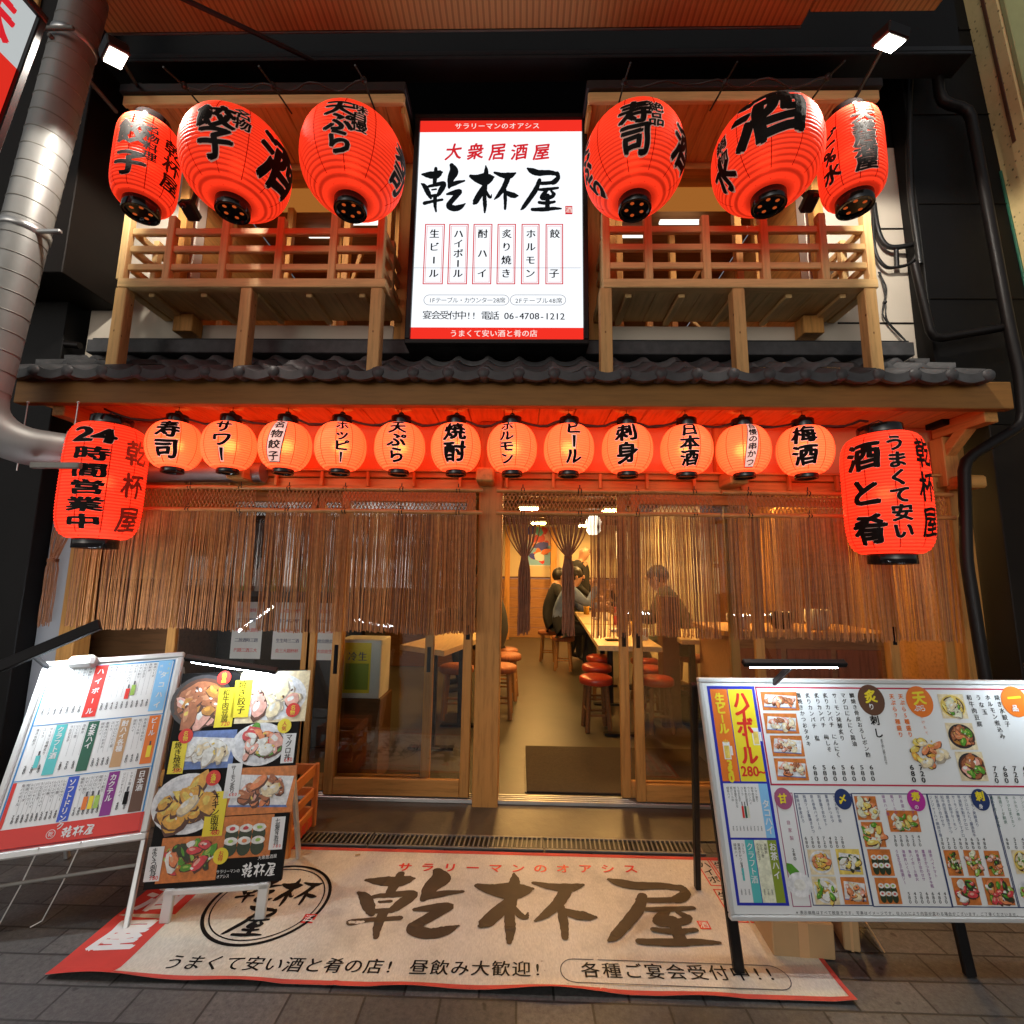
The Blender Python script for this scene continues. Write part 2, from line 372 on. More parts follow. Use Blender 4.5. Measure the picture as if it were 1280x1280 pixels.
def ink(mb, ch, cx, cy, sx, sy, P, m, offs=((0, 0),), h=.0, dh=.00012, cuts=0, slope=0.0, shear=0.0, wob=0.0):
    """one character as flat print: P(u, v, height) maps the print surface to the world"""
    vs, fs, wd = glyph(ch, cuts)
    for k, (dx, dy) in enumerate(offs):
        pts = []
        for x, y in vs:
            if wob: x, y = x+wob*math.sin(9*y+5*x+ord(ch)), y+wob*math.sin(8*x-6*y+ord(ch)*1.7)
            X = x+dx+shear*y; Y = y+dy+slope*x
            pts.append(P(cx+X*sx, cy+Y*sy, h+k*dh))
        mb.add(pts, fs, m)
# brush lettering of the shop's name, traced as strokes (x, y, width)
LOGO = [
 [[(104,280,16),(150,284,48),(200,284,58),(235,268,42),(249,264,14)], [(203,236,24),(198,300,34),(192,350,26)], [(98,348,12),(120,365,34),(146,412,38),(166,452,20)],
  [(150,368,20),(215,352,32),(264,346,30),(243,390,42),(218,432,24)], [(174,392,12),(205,388,14)], [(158,442,24),(232,424,20)], [(120,490,28),(180,476,22),(249,464,20)],
  [(198,440,30),(197,500,26),(204,550,14)], [(318,214,34),(334,258,66),(312,312,52),(299,376,20)], [(303,366,24),(350,342,34),(411,327,14)],
  [(285,424,18),(330,414,36),(378,404,34),(348,440,38),(306,488,40),(300,512,46),(340,528,46),(385,515,36),(417,492,8)]],
 [[(456,293,26),(500,310,60),(556,316,92),(600,306,60),(623,300,16)], [(566,216,8),(569,260,34),(560,340,44),(556,430,30),(560,500,30),(558,557,14)],
  [(556,372,40),(520,430,48),(490,480,42),(480,492,22)], [(560,385,16),(586,436,24),(602,447,18),(609,424,5)], [(630,268,18),(680,285,36),(738,290,48),(782,271,14)],
  [(726,308,40),(700,370,38),(660,430,30),(629,462,10)], [(704,388,24),(708,470,26),(706,532,18)], [(698,400,18),(740,425,40),(775,435,40),(799,436,14)]],
 [[(870,238,16),(900,255,44),(950,270,46),(1030,268,38),(1090,280,30)], [(1086,272,28),(1091,305,34),(1062,336,40),(1035,342,22)], [(942,346,24),(1000,346,28),(1052,340,28)],
  [(957,322,28),(930,390,38),(880,465,36),(840,520,28),(821,538,9)], [(932,392,12),(1000,390,26),(1091,379,18)], [(1012,394,22),(985,430,36),(972,452,28),(1000,456,30),(1050,440,30),(1066,420,18)],
  [(1042,402,18),(1062,426,28)], [(1016,436,34),(1014,532,36)], [(954,485,24),(1010,490,26),(1066,480,20)], [(904,536,26),(980,536,32),(1060,530,26),(1114,530,12)]]]
def strokes(mb, chars, P, fx, m, h=.0006, amp=1.0):
    rr = random.Random(3); n = 0
    for ch in chars:
        for st in ch:
            # catmull-rom through the stroke
            q = [st[0]]+st+[st[-1]]; line = []
            for i in range(1, len(q)-2):
                for k in range(6):
                    t = k/6; line.append(tuple(.5*((2*q[i][j])+(-q[i-1][j]+q[i+1][j])*t+(2*q[i-1][j]-5*q[i][j]+4*q[i+1][j]-q[i+2][j])*t*t+(-q[i-1][j]+3*q[i][j]-3*q[i+1][j]+q[i+2][j])*t**3) for j in range(3)))
            line.append(st[-1]); L = []; Rr = []
            for i, (x, y, wd) in enumerate(line):
                a = line[max(0, i-1)]; b = line[min(len(line)-1, i+1)]; dx, dy = b[0]-a[0], b[1]-a[1]; l = math.hypot(dx, dy) or 1
                nx, ny = -dy/l, dx/l; w2 = wd*.5*amp
                L.append((x+nx*(w2+rr.uniform(-1.3, 1.3)), y+ny*(w2+rr.uniform(-1.3, 1.3)))); Rr.append((x-nx*(w2+rr.uniform(-1.3, 1.3)), y-ny*(w2+rr.uniform(-1.3, 1.3))))
            hh = h+n*.00005; n += 1
            vs = [P(*fx(*p), hh) for p in L]+[P(*fx(*p), hh) for p in Rr]; c = len(L)
            mb.add(vs, [(i, i+1, c+i+1, c+i) for i in range(c-1)], m)
            for (x, y, wd), sgn in ((line[0], -1), (line[-1], 1)):   # rounded ends
                e = [(x+wd*.5*amp*math.cos(k*math.pi/5), y+wd*.5*amp*math.sin(k*math.pi/5)) for k in range(10)]
                mb.add([P(*fx(*p), hh+.00002) for p in e], [tuple(range(10))], m)

class Sheet:
    """a flat printed surface in the scene: O origin, ex right, ey up, n towards the reader"""
    def __init__(s, O, ex, ey):
        s.O = Vector(O); s.ex = Vector(ex).normalized(); s.ey = Vector(ey).normalized(); s.n = s.ex.cross(s.ey).normalized(); s.c = s.ex.dot(s.ey)
    def P(s, a, b, h=0.0): return s.O+s.ex*a+s.ey*b+s.n*h
    def uv(s, px, py):
        d = ray(px, py); t = (s.O-CAM).dot(s.n)/d.dot(s.n); q = CAM+d*t-s.O; e, f = q.dot(s.ex), q.dot(s.ey); k = 1-s.c*s.c; return (e-s.c*f)/k, (f-s.c*e)/k
    def px(s, px, py):   # metres per photo pixel there
        d = ray(px, py); return (s.O-CAM).dot(s.n)/d.dot(s.n)/FPX
    def rect(s, mb, p, q, m, h=.0004, inset=0):
        a0, b0 = s.uv(*p); a1, b1 = s.uv(*q); return s.rectm(mb, a0+inset, b0-inset, a1-inset, b1+inset, m, h)
    def rectm(s, mb, a0, b0, a1, b1, m, h=.0004):
        mb.quad(s.P(a0, b1, h), s.P(a1, b1, h), s.P(a1, b0, h), s.P(a0, b0, h), m)
    def frame(s, mb, p, q, m, t, h=.0005):
        a0, b0 = s.uv(*p); a1, b1 = s.uv(*q)
        for r in ((a0, b0, a1, b0-t), (a0, b1+t, a1, b1), (a0, b0-t, a0+t, b1+t), (a1-t, b0-t, a1, b1+t)): s.rectm(mb, *r, m, h)
    def disc(s, mb, p, rx, ry, m, h=.0006, n=24, rot=0, jag=0, rr=None):
        a, b = s.uv(*p); s.discm(mb, a, b, rx, ry, m, h, n, rot, jag, rr)
    def discm(s, mb, a, b, rx, ry, m, h=.0006, n=24, rot=0, jag=0, rr=None):
        c, d = math.cos(rot), math.sin(rot); pts = []
        for k in range(n):
            j = 1+(rr.uniform(-jag, jag) if rr else 0); x = rx*j*math.cos(2*math.pi*k/n); y = ry*j*math.sin(2*math.pi*k/n)
            pts.append(s.P(a+x*c-y*d, b+x*d+y*c, h))
        mb.poly(pts, m)
    def ring(s, mb, p, r, t, m, h=.0006, n=48, asp=1):
        a, b = s.uv(*p)
        vs = [s.P(a+q*math.cos(2*math.pi*k/n), b+q*asp*math.sin(2*math.pi*k/n), h) for q in (r, r-t) for k in range(n)]
        mb.add(vs, [(k, (k+1) % n, n+(k+1) % n, n+k) for k in range(n)], m)
    def text(s, mb, txt, p, q, size, m, h=.0008, **kw):
        """characters spread evenly from photo point p to q (first and last centres), size in metres"""
        a0, b0 = s.uv(*p); a1, b1 = s.uv(*q); n = len(txt); sx, sy = size if isinstance(size, tuple) else (size, size)
        vertical = abs(b1-b0) > abs(a1-a0); adv = [1.0 if (ord(ch) > 255 or vertical) else .58 for ch in txt]; cum = [sum(adv[:i])+adv[i]/2 for i in range(n)]; span = (cum[-1]-cum[0]) or 1
        for i, ch in enumerate(txt):
            if ch == ' ': continue
            t = (cum[i]-cum[0])/span if n > 1 else .5
            ch2 = '︱' if False else ch
            if vertical and ch in 'ー〜~': s._bar(mb, a0+(a1-a0)*t, b0+(b1-b0)*t, sx, sy, m, h, kw.get('offs')); continue
            ink(mb, ch2, a0+(a1-a0)*t, b0+(b1-b0)*t, sx, sy, s.P, m, h=h, **kw)
    def _bar(s, mb, a, b, sx, sy, m, h, offs):
        w_ = .045+(.035 if offs and len(offs) > 2 else .0)
        s.rectm(mb, a-sx*w_, b+sy*.36, a+sx*w_, b-sy*.36, m, h)
def sheet_from_quad(c, foot=None, depth=None):
    """board plane from its four photo corners (TL, TR, BR, BL) taken as a rectangle; scale from a foot on the ground"""
    d = [ray(*p) for p in c]
    A = Matrix(((d[1].x, -d[2].x, d[3].x), (d[1].y, -d[2].y, d[3].y), (d[1].z, -d[2].z, d[3].z)))
    t = A.inverted() @ d[0]; T = [1, t[0], t[1], t[2]]
    Pn = [d[i]*T[i] for i in range(4)]
    n = (Pn[1]-Pn[0]).cross(Pn[0]-Pn[3]).normalized()
    if foot is not None:
        f = ray(*foot); tt = Pn[0].dot(n)/f.dot(n); k = -CAM.z/(f.z*tt)
    else: k = depth/Pn[0].y
    Q = [CAM+p*k for p in Pn]
    S = Sheet(Q[3], Q[2]-Q[3], Q[0]-Q[3]); S.W = (Q[2]-Q[3]).length; S.H = (Q[0]-Q[3]).length; S.Q = Q
    return S

# ================================================================== SETTING
D = 2.72            # plane of the sliding doors
ZF = .04            # shop floor
YW = 2.70           # plane of the upper wall
mb = MB(); mb.quad((-40, -40, 0), (40, -40, 0), (40, 40, 0), (-40, 40, 0), 'paving'); o = struct(mb.build('ground', origin=(0, 0, 0)))
# concrete apron between drain and door sill
ya = gz(640, 1047).y; yd = gz(640, 1062).y
mb = MB(); xl, xr = -2.9, 2.75
mb.add([(xl, ya, .006), (xr, ya, .006), (xr, D-.02, ZF-.012), (xl, D-.02, ZF-.012), (xr, D+.3, ZF-.012), (xl, D+.3, ZF-.012)], [(0, 1, 2, 3), (3, 2, 4, 5)], 'concrete')
struct(mb.build('apron_floor'))
mb = MB(); mb.box(-3.2, 3.4, D+.02, 10.2, -.05, ZF, 'floor_in'); struct(mb.build('shop_floor'))

# ------------------------------------------------------------------ the restaurant building
B = thing('restaurant_building', 'timber fronted two storey restaurant with tiled eave and twin balconies', 'building', (0, D, 0))
def bpart(mb, name, parent=None): return mb.build(name, parent or B)
YE = 2.33           # front of the eave fascia
zf0, zf1 = zat(507, YE), zat(474, YE)
xe0, xe1 = xat(18, 490, YE), xat(1266, 492, YE)
zs = zf0+.012       # soffit height
x_jr = xat(1196, 700, D)   # right jamb
x_jl = xat(92, 700, D)
zl = zat(606, D)    # underside of the lintel
mb = MB(); mb.box(xe0, xe1, YE, YE+.05, zf0, zf1, 'fascia'); bpart(mb, 'fascia')
mb = MB()
nb = 26
for i in range(nb):
    a = xe0+.03+(xe1-xe0-.06)*i/nb; b = xe0+.03+(xe1-xe0-.06)*(i+1)/nb
    mb.box(a+.002, b-.002, YE+.052, D+.05, zs+.02, zs+.04, 'soffit')
bpart(mb, 'eave_soffit')
mb = MB(); mb.box(xe0+.04, x_jr+.05, D+.02, D+.08, zl+.05, zs+.019, 'plaster_red'); bpart(mb, 'transom_wall')
mb = MB(); zt = zat(592, D); mb.box(x_jl-.05, x_jr+.02, D-.035, D+.018, zl+.03, zt, 'wood_x')
mb.box(x_jl-.05, x_jr+.02, D-.02, D+.018, zl-.05, zl+.026, 'wood_x'); bpart(mb, 'lintel')
# little open slots under the lintel
mb = MB()
for i in range(19):
    x = x_jl+.1+i*(x_jr-x_jl-.1)/18.5; mb.box(x, x+.018, D-.06, D-.036, zl-.03, zl+.06, 'wood_z')
mb.box(x_jl, x_jr, D-.06, D-.037, zl+.062, zl+.075, 'wood_x'); bpart(mb, 'lattice_rail')
# posts
for (pa, pb, py) in ((597, 627, 700), (1196, 1222, 700)):
    mb = MB(); mb.box(xat(pa, py, D-.05), xat(pb, py, D-.05), D-.05, D+.09, 0, zs+.018, 'door_wood'); bpart(mb, 'post')
mb = MB(); mb.box(xat(92, 700, D), xat(112, 700, D), D-.03, D+.08, 0, zs+.018, 'door_wood'); bpart(mb, 'post')
for pxc in (322, 610, 903):
    x = xat(pxc, 560, D); mb = MB()
    mb.box(x-.055, x+.055, D-.03, D+.019, zt+.002, zs+.018, 'wood_z')
    mb.box(x-.05, x+.05, D-.20, D-.036, zl-.02, zl+.058, 'wood_y', .008); bpart(mb, 'beam_end')
# eave braces at the sides
for s_, x in ((1, xat(1170, 560, D)), (-1, xe0+.2)):
    mb = MB(); mb.bar((x, D-.03, zl+.16), (x, YE+.14, zs-.01), .055, .06, 'wood_y', Vector((1, 0, 0)))
    mb.box(x-.035, x+.035, YE+.052, D-.02, zs-.065, zs+.018, 'wood_y'); mb.box(x-.04, x+.04, D-.09, D-.002, zl+.0, zs-.068, 'wood_z'); bpart(mb, 'brace')
x = xat(1205, 600, D); mb = MB(); mb.box(x-.17, x-.02, D-.16, D-.06, zl-.02, zl+.05, 'wood_x', .012); bpart(mb, 'beam_end')

# roof of grey tiles
mb = MB(); pit = .182; nt_ = int((xe1-xe0)/pit)-0; Y0 = YE-.055; z0 = zf1+.010; slope = .62
def tile_z(u): u = u % 1.0; return .022*math.sin(math.pi*(u+.17)/.34) if u < .17 else (.022*math.sin(math.pi*(u-.83)/.34) if u > .83 else -.015*math.sin(math.pi*(u-.17)/.66))
rows = 3; rl = .15
for i in range(nt_):
    xa = xe0-.02+i*pit
    for r_ in range(rows):
        ys = Y0+r_*rl; zb = z0+r_*rl*slope+.010*r_+rnd.uniform(-.003, .003)
        K = 18; vs = []
        for j in range(K+1):
            u = j/K; x = xa+u*pit; zz = tile_z(u)
            vs += [(x, ys, zb+zz+.012), (x, ys+rl+.02, zb+zz+.004+(rl+.02)*slope-.012), (x, ys+.001, zb+zz-.014)]
        fs = [(3*j, 3*j+3, 3*j+4, 3*j+1) for j in range(K)]+[(3*j+2, 3*j+5, 3*j+3, 3*j) for j in range(K)]
        mb.add(vs, fs, rnd.choice(['tile', 'tile', 'tile_light', 'tile_dark']), True)
    # hanging lip and the round knob between tiles of the eave row
    K = 10; vs = []
    for j in range(K+1):
        u = .12+.76*j/K; x = xa+u*pit; zt_ = z0+tile_z(u)+.014; zb_ = z0-.030-.016*math.sin(math.pi*j/K)
        vs += [(x, Y0-.012, zt_), (x, Y0-.012, zb_), (x, Y0+.012, zt_), (x, Y0+.012, zb_)]
    fs = []
    for j in range(K):
        a = 4*j; b = 4*j+4; fs += [(a+1, b+1, b, a), (a, b, b+2, a+2), (a+3, b+3, b+1, a+1)]
    mb.add(vs, fs, 'tile')
    mb.lathe([(.0001, -.022), (.022, -.02), (.031, -.01), (.034, .004), (.033, .05)], (xa, Y0-.004, z0-.004), 'tile', 16, True, (0, 1, 0))
mb.lathe([(.0001, -.022), (.022, -.02), (.031, -.01), (.034, .004), (.033, .05)], (xa+pit, Y0-.004, z0-.004), 'tile', 16, True, (0, 1, 0))
bpart(mb, 'roof_tiles')
mb = MB(); mb.box(xe0+.02, xe1-.02, YE+.05, YE+.07, zf1-.02, zf1+.03, 'dark_brown'); bpart(mb, 'tile_batten')
zr = z0+rows*rl*slope
mb = MB(); zfl = zat(427, YW-.06)
mb.box(xe0+.1, xe1-.25, YW-.12, YW-.02, min(zr-.02, zfl-.06), zfl-.025, 'tile'); mb.box(xe0+.1, xe1-.25, YW-.09, YW-.02, zfl-.022, zfl, 'steel_dark'); bpart(mb, 'roof_flashing')

# upper wall: cream with two openings, dark timber between them
def front_wall(mb, x0, x1, z0_, z1_, m, y=YW, t=.08): mb.box(x0, x1, y, y+t, z0_, z1_, m)
xw0, xw1 = xat(112, 400, YW), xat(1150, 400, YW)
zb0, zb1 = zfl-.2, zat(122, YW)+.1
bal = [dict(px0=152, px1=484, yv=355), dict(px0=753, px1=1093, yv=353)]
YB = 2.37; YBt = 2.30
zbase0, zbase1 = zat(363, YB), zat(352, YB)
zrf0, zrf1 = zat(129, YBt), zat(107, YBt)
for bdict in bal:
    bdict['x0'] = xat(bdict['px0'], 355, YB); bdict['x1'] = xat(bdict['px1'], 355, YB)
mb = MB()
L0, L1, R0_, R1_ = bal[0]['x0']+.13, bal[0]['x1']-.05, bal[1]['x0']+.05, bal[1]['x1']-.13
front_wall(mb, xw0, L0, zb0, zrf1, 'cream'); front_wall(mb, R1_, xw1, zb0, zrf1, 'cream')
front_wall(mb, L0+.001, L1-.001, zb0, zbase0-.02, 'cream'); front_wall(mb, R0_+.001, R1_-.001, zb0, zbase0-.02, 'cream')
front_wall(mb, L1, R0_, zb0, zrf1, 'wood_z')
mb.box(xw1-.5, xw1, YW-.004, YW, zat(404, YW), zat(402, YW), 'dark_brown'); mb.box(xw1-.5, xw1, YW-.004, YW, zat(288, YW), zat(286, YW), 'dark_brown')
bpart(mb, 'upper_wall')
mb = MB(); mb.box(xw0-.6, xw1+.9, YW+.01, YW+.1, zrf1+.01, 6.2, 'black_wall'); bpart(mb, 'gable_wall')
# upper rooms seen through the balconies
for k, (a, b) in enumerate(((L0, L1), (R0_, R1_))):
    mb = MB(); zc = zrf0+.05; y1 = YW+2.2
    mb.box(a, b, YW+.081, y1, zbase0-.02, zbase0, 'inner_wood'); mb.box(a, b, YW+.081, y1, zc, zc+.02, 'inner_wood')
    mb.box(a-.03, a-.002, YW+.081, y1, zbase0, zc, 'wood_y'); mb.box(b+.002, b+.03, YW+.081, y1, zbase0, zc, 'wood_y')
    mb.box(a, b, y1, y1+.03, zbase0-.02, zc, 'inner_dark')
    for j in range(5):
        x = a+.12+j*(b-a-.2)/4.2; mb.box(x, x+.045, YW+.10+.25*(j % 3), YW+.15+.25*(j % 3), zbase0, zc, 'wood_z')
    mb.bar((a+.5, YW+.9, zbase0+.1), (a+.9, YW+.5, zc-.3), .03, .03, 'wood_z'); mb.bar((b-.7, YW+1.1, zc-.1), (b-.25, YW+.6, zbase0+.1), .025, .025, 'knotty')
    mb.box(a+.7, a+1.0, y1-.1, y1-.01, zbase0+.3, zbase0+.9, 'p_brown'); mb.box(a, b, YW+.001, YW+.079, zrf0-.03, zrf1, 'wood_x'); bpart(mb, 'upper_room')
    mb = MB(); xm = (a+b)/2+(.15 if k == 0 else -.1); zq = zat(283, YW+.5)
    mb.box(xm-.02, xm+.3, YW+.45, YW+.49, zq, zq+.018, 'tube'); bpart(mb, 'tube_lamp'); mb = MB(); mb.box(xm-.42, xm-.08, YW+.65, YW+.69, zq+.05, zq+.068, 'tube'); bpart(mb, 'tube_lamp')
    mb = MB(); mb.box(a+.2, b-.2, YW+.22, YW+.40, zc-.05, zc-.01, 'room_glow'); bpart(mb, 'ceiling_lamp_and_glow')  # added hidden glow panel, standing in for orange light on the room's wood

def balcony(bd, vx, py_r, side):
    x0, x1 = bd['x0'], bd['x1']
    T = thing('balcony', bd['label'], 'balcony', ((x0+x1)/2, YB, zbase0))
    def p(mb, name): return mb.build(name, T)
    yb = YW-.002
    mb = MB(); mb.box(x0, x1, YB-.03, YB+.03, zbase0, zbase1, 'pale_x')
    mb.box(x0, x0+.05, YB+.031, yb, zbase0, zbase1, 'pale_y'); mb.box(x1-.05, x1, YB+.031, yb, zbase0, zbase1, 'pale_y'); p(mb, 'base_frame')
    mb = MB(); n = 11
    for i in range(n):
        a = x0+.052+(x1-x0-.104)*i/n; mb.box(a+.001, a+(x1-x0-.104)/n-.001, YB+.031, yb, zbase0+.006, zbase0+.026, 'pale_y')
    for i in range(5):
        a = x0+.15+(x1-x0-.3)*i/4; mb.box(a-.018, a+.018, YB+.032, yb, zbase0-.02, zbase0+.005, 'pale_y')
    p(mb, 'floor_boards')
    for i, q in enumerate(bd['posts']):     # posts standing on the tiles
        x = xat(q, 410, YB); mb = MB(); mb.box(x-.032, x+.032, YB-.028, YB+.036, z0+.022, zbase0-.002, 'knotty'); p(mb, 'post')
    mb = MB(); x = (x1-.09) if side > 0 else (x0+.09)
    xx = x0+.19 if side < 0 else x1-.19
    mb.box(xx-.06, xx+.06, YW-.10, YW-.003, zat(420, YW-.05), zbase0-.003, 'wood_z'); p(mb, 'wall_bracket')
    ztop = zat(272, YB)
    for q in vx:
        x = xat(q, 320, YB); mb = MB(); mb.box(x-.021, x+.021, YB-.022, YB+.022, zbase1+.001, ztop+rnd.uniform(-.01, .03), 'pale_z'); p(mb, 'baluster')
    zr_ = [(zat(b_, YB), zat(a_, YB)) for a_, b_ in py_r]
    for za, zb_ in zr_:
        mb = MB(); mb.box(x0+.03, x1-.03, YB-.012, YB+.016, za, zb_, 'pale_x'); p(mb, 'rail')
    for x in (x0+.035, x1-.035):
        for za, zb_ in zr_:
            mb = MB(); mb.box(x-.014, x+.014, YB+.017, yb, za, zb_, 'pale_y'); p(mb, 'rail')
        mb = MB(); mb.box(x-.018, x+.018, YB+.15, YB+.19, zbase1+.001, ztop-.02, 'pale_z'); p(mb, 'baluster')
    xa, xb = bd['roof']
    mb = MB(); n = 14
    for i in range(n):
        a = xa+(xb-xa)*i/n; mb.box(a+.001, a+(xb-xa)/n-.001, YBt+.02, yb, zrf0+.012, zrf0+.03, 'soffit')
    p(mb, 'roof_soffit')
    mb = MB(); mb.box(xa, xb, YBt-.01, YBt+.018, zrf0, zrf0+(zrf1-zrf0)*.52, 'pale_x'); p(mb, 'roof_fascia')
    mb = MB(); mb.box(xa-.01, xb+.01, YBt-.03, yb, zrf0+(zrf1-zrf0)*.54, zrf1, 'steel_dark'); p(mb, 'roof_cover')
    for x in (x0+.10, x1-.10):
        mb = MB(); mb.box(x-.03, x+.03, YW-.09, YW-.03, zbase1+.002, zrf0+.010, 'wood_z'); p(mb, 'roof_post')
    xs = xb-.012 if side < 0 else xa+.012
    mb = MB(); mb.box(xs-.012, xs+.012, YBt+.02, yb, zrf0-.04, zrf0+.011, 'wood_y'); p(mb, 'roof_side_board')
bal[0].update(label='wooden balcony with slatted railing, lanterns for tempura hung before it', posts=(150, 307, 470), roof=(xat(156, 120, YBt), xat(506, 120, YBt)))
bal[1].update(label='wooden balcony with slatted railing beside the looped black cables', posts=(757, 923, 1088), roof=(xat(735, 120, YBt), xat(1098, 120, YBt)))
balcony(bal[0], (157, 213, 281, 350, 417, 476), ((286, 294), (308, 316), (331, 339)), -1)
balcony(bal[1], (757, 810, 882, 955, 1028, 1085), ((284, 292), (306, 314), (329, 337)), 1)

# dark steel beams and the striped canopy ceiling over the street front
T = thing('steel_canopy', 'dark steel beams carrying the striped brown canopy ceiling above the balconies', 'canopy', (0, 2.3, 4.2))
YS = 2.28; zc = zat(36, YS)
mb = MB(); mb.box(xat(134, 36, YS), xat(1002, 34, YS), -1.2, YS, zc, zc+.05, 'striped_ceiling'); mb.box(xat(1004, 30, YS), xat(1168, 27, YS-.05), -1.2, YS-.06, zc+.004, zc+.05, 'striped_ceiling'); mb.build('striped_panel', T)
mb = MB(); mb.box(xat(134, 36, YS), xat(1002, 34, YS), YS+.002, YS+.012, zc-.004, zc+.016, 'iron_grey'); mb.build('edge_trim', T)
for (ya_, pa, pb, nm) in ((2.36, 72, 63, 'flange'),):
    mb = MB(); mb.box(-2.6, 2.6, ya_, ya_+.14, zat(pa, ya_), zat(pa, ya_)+.02, 'steel_dark'); mb.box(-2.6, 2.6, ya_+.06, ya_+.075, zat(pa, ya_)+.021, zc+.4, 'black_wall')
    mb.box(-2.6, 2.6, ya_-.002, ya_-.0, zat(pa, ya_)+.021, zat(pb, ya_), 'steel_dark'); mb.build('beam', T)
mb = MB(); mb.box(-2.7, 2.75, 2.55, YW-.0, zat(40, 2.55), zat(40, 2.55)+.1, 'black_wall'); mb.build('beam', T)
mb = MB(); mb.tube([pt(222, -5, 1.9), pt(392, 76, 2.33)], .012, 'steel_dark'); mb.build('brace_rod', T)

# ------------------------------------------------------------------ sliding doors
zsill = ZF; zh = zl-.052
def door(pa, pb, py, track, label=None, handle=None):
    y = D-.012 if track == 0 else D+.03
    x0, x1 = xat(pa, py, y), xat(pb, py, y); sw = .052
    mb = MB(); mb.box(x0, x0+sw, y, y+.03, zsill+.012, zh, 'door_wood'); mb.box(x1-sw, x1, y, y+.03, zsill+.012, zh, 'door_wood')
    mb.box(x0+sw+.0005, x1-sw-.0005, y+.002, y+.028, zsill+.012, zsill+.10, 'door_wood_x'); mb.box(x0+sw+.0005, x1-sw-.0005, y+.002, y+.028, zh-.06, zh, 'door_wood_x')
    f = mb.build('sliding_door', B)
    if label: f['label'] = label
    mb = MB(); mb.quad((x0+sw, y+.015, zsill+.1), (x1-sw, y+.015, zsill+.1), (x1-sw, y+.015, zh-.06), (x0+sw, y+.015, zh-.06), 'door_glass'); mb.build('glass_pane', f)
    for hx, zc_, hh in handle or []:
        x = x0+sw/2 if hx == 0 else x1-sw/2
        mb = MB(); mb.box(x-.011, x+.011, y-.003, y+.002, zc_-hh, zc_+hh, 'lacquer'); mb.build('handle', f)
door(196, 381, 900, 1, handle=[(1, .95, .035)]); door(376, 420, 900, 1); door(409, 588, 900, 0, handle=[(0, .77, .08), (1, .93, .04)]); door(412, 539, 900, 1, handle=[(1, .77, .07)])
door(776, 930, 900, 1, handle=[(0, .9, .04)]); door(794, 962, 900, 0, handle=[(0, .9, .04)]); door(950, 1130, 900, 1, handle=[(1, .92, .04)]); door(1122, 1205, 900, 0, handle=[(0, .95, .05)])
mb = MB()
for k in range(4): mb.box(x_jl, x_jr, D-.02+k*.022, D-.008+k*.022, ZF-.012, ZF+.008, 'alu')
bpart(mb, 'door_track')

# ------------------------------------------------------------------ room inside
YBK = 9.6; xi0, xi1 = -2.95, 3.1; zci = 2.35
mb = MB(); zwn = 1.22
xa = 1.3
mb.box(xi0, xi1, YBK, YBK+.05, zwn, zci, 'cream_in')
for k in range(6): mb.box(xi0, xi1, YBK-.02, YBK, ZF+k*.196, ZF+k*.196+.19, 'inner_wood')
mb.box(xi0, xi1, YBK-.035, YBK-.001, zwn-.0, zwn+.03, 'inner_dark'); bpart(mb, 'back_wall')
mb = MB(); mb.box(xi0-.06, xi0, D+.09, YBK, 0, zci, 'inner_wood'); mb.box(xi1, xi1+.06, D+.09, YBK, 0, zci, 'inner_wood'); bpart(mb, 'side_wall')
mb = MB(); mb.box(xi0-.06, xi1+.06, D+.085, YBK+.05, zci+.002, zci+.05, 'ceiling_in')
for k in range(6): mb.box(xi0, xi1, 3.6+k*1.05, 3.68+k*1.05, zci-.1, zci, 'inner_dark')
bpart(mb, 'inner_ceiling')
# partition posts and right wall with paper strips
mb = MB(); mb.box(-.32, -.22, 9.2, 9.3, ZF, zci-.1, 'wood_z'); mb.box(.60, .72, YBK-.2, YBK-.04, ZF, zci-.1, 'wood_z'); bpart(mb, 'inner_post')
mb = MB(); mb.box(1.95, 2.0, 5.2, 7.4, ZF, zci-.1, 'cream_in')
mb.box(1.75, 3.05, 7.4, 7.45, ZF, zci-.1, 'cream_in'); bpart(mb, 'partition_wall')
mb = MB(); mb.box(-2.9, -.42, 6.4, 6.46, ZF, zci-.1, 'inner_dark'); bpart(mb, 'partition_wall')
cl = [(-.2, 4.3), (.9, 4.6), (.1, 6.5), (1.3, 6.6), (2.2, 4.2), (.3, 8.3), (1.2, 8.6), (2.4, 5.6)]
for x, y in cl:
    mb = MB(); mb.box(x-.14, x+.14, y-.14, y+.14, zci-.145, zci-.105, 'white_obj'); mb.box(x-.125, x+.125, y-.125, y+.125, zci-.155, zci-.147, 'ceiling_lamp_and_glow'); bpart(mb, 'ceiling_lamp_and_glow')
def paper_sheet(name, label, cat, c, w_, h_, ny, fn, grp=None):
    """notice on a wall facing the street"""
    S = Sheet(Vector(c)-Vector((w_/2, 0, h_/2)), (1, 0, 0), (0, 0, 1)); mb = MB()
    mb.box(c[0]-w_/2, c[0]+w_/2, c[1]+.001, c[1]+.006, c[2]-h_/2, c[2]+h_/2, 'white_print'); fn(S, mb); o = mb.build(name); tag(o, label, cat, grp)
pw = Vector(pt(672, 682, YBK-.003))
def poster(S, mb):
    W, H = .62, .84; r = random.Random(5)
    S.rectm(mb, .02, H-.02, W-.02, .02, 'f_pinkmeat', .0005); S.rectm(mb, .02, .42, W-.02, .02, 'p_sky_blue', .001)
    for k in range(16): S.discm(mb, r.uniform(.12, .5), r.uniform(.1, .75), r.uniform(.04, .12), r.uniform(.04, .12), r.choice(['p_orange', 'p_yellow', 'p_blue', 'white_print', 'p_teal', 'p_red']), .0015+k*.0004, 12, r.uniform(0, 3), .15, r)
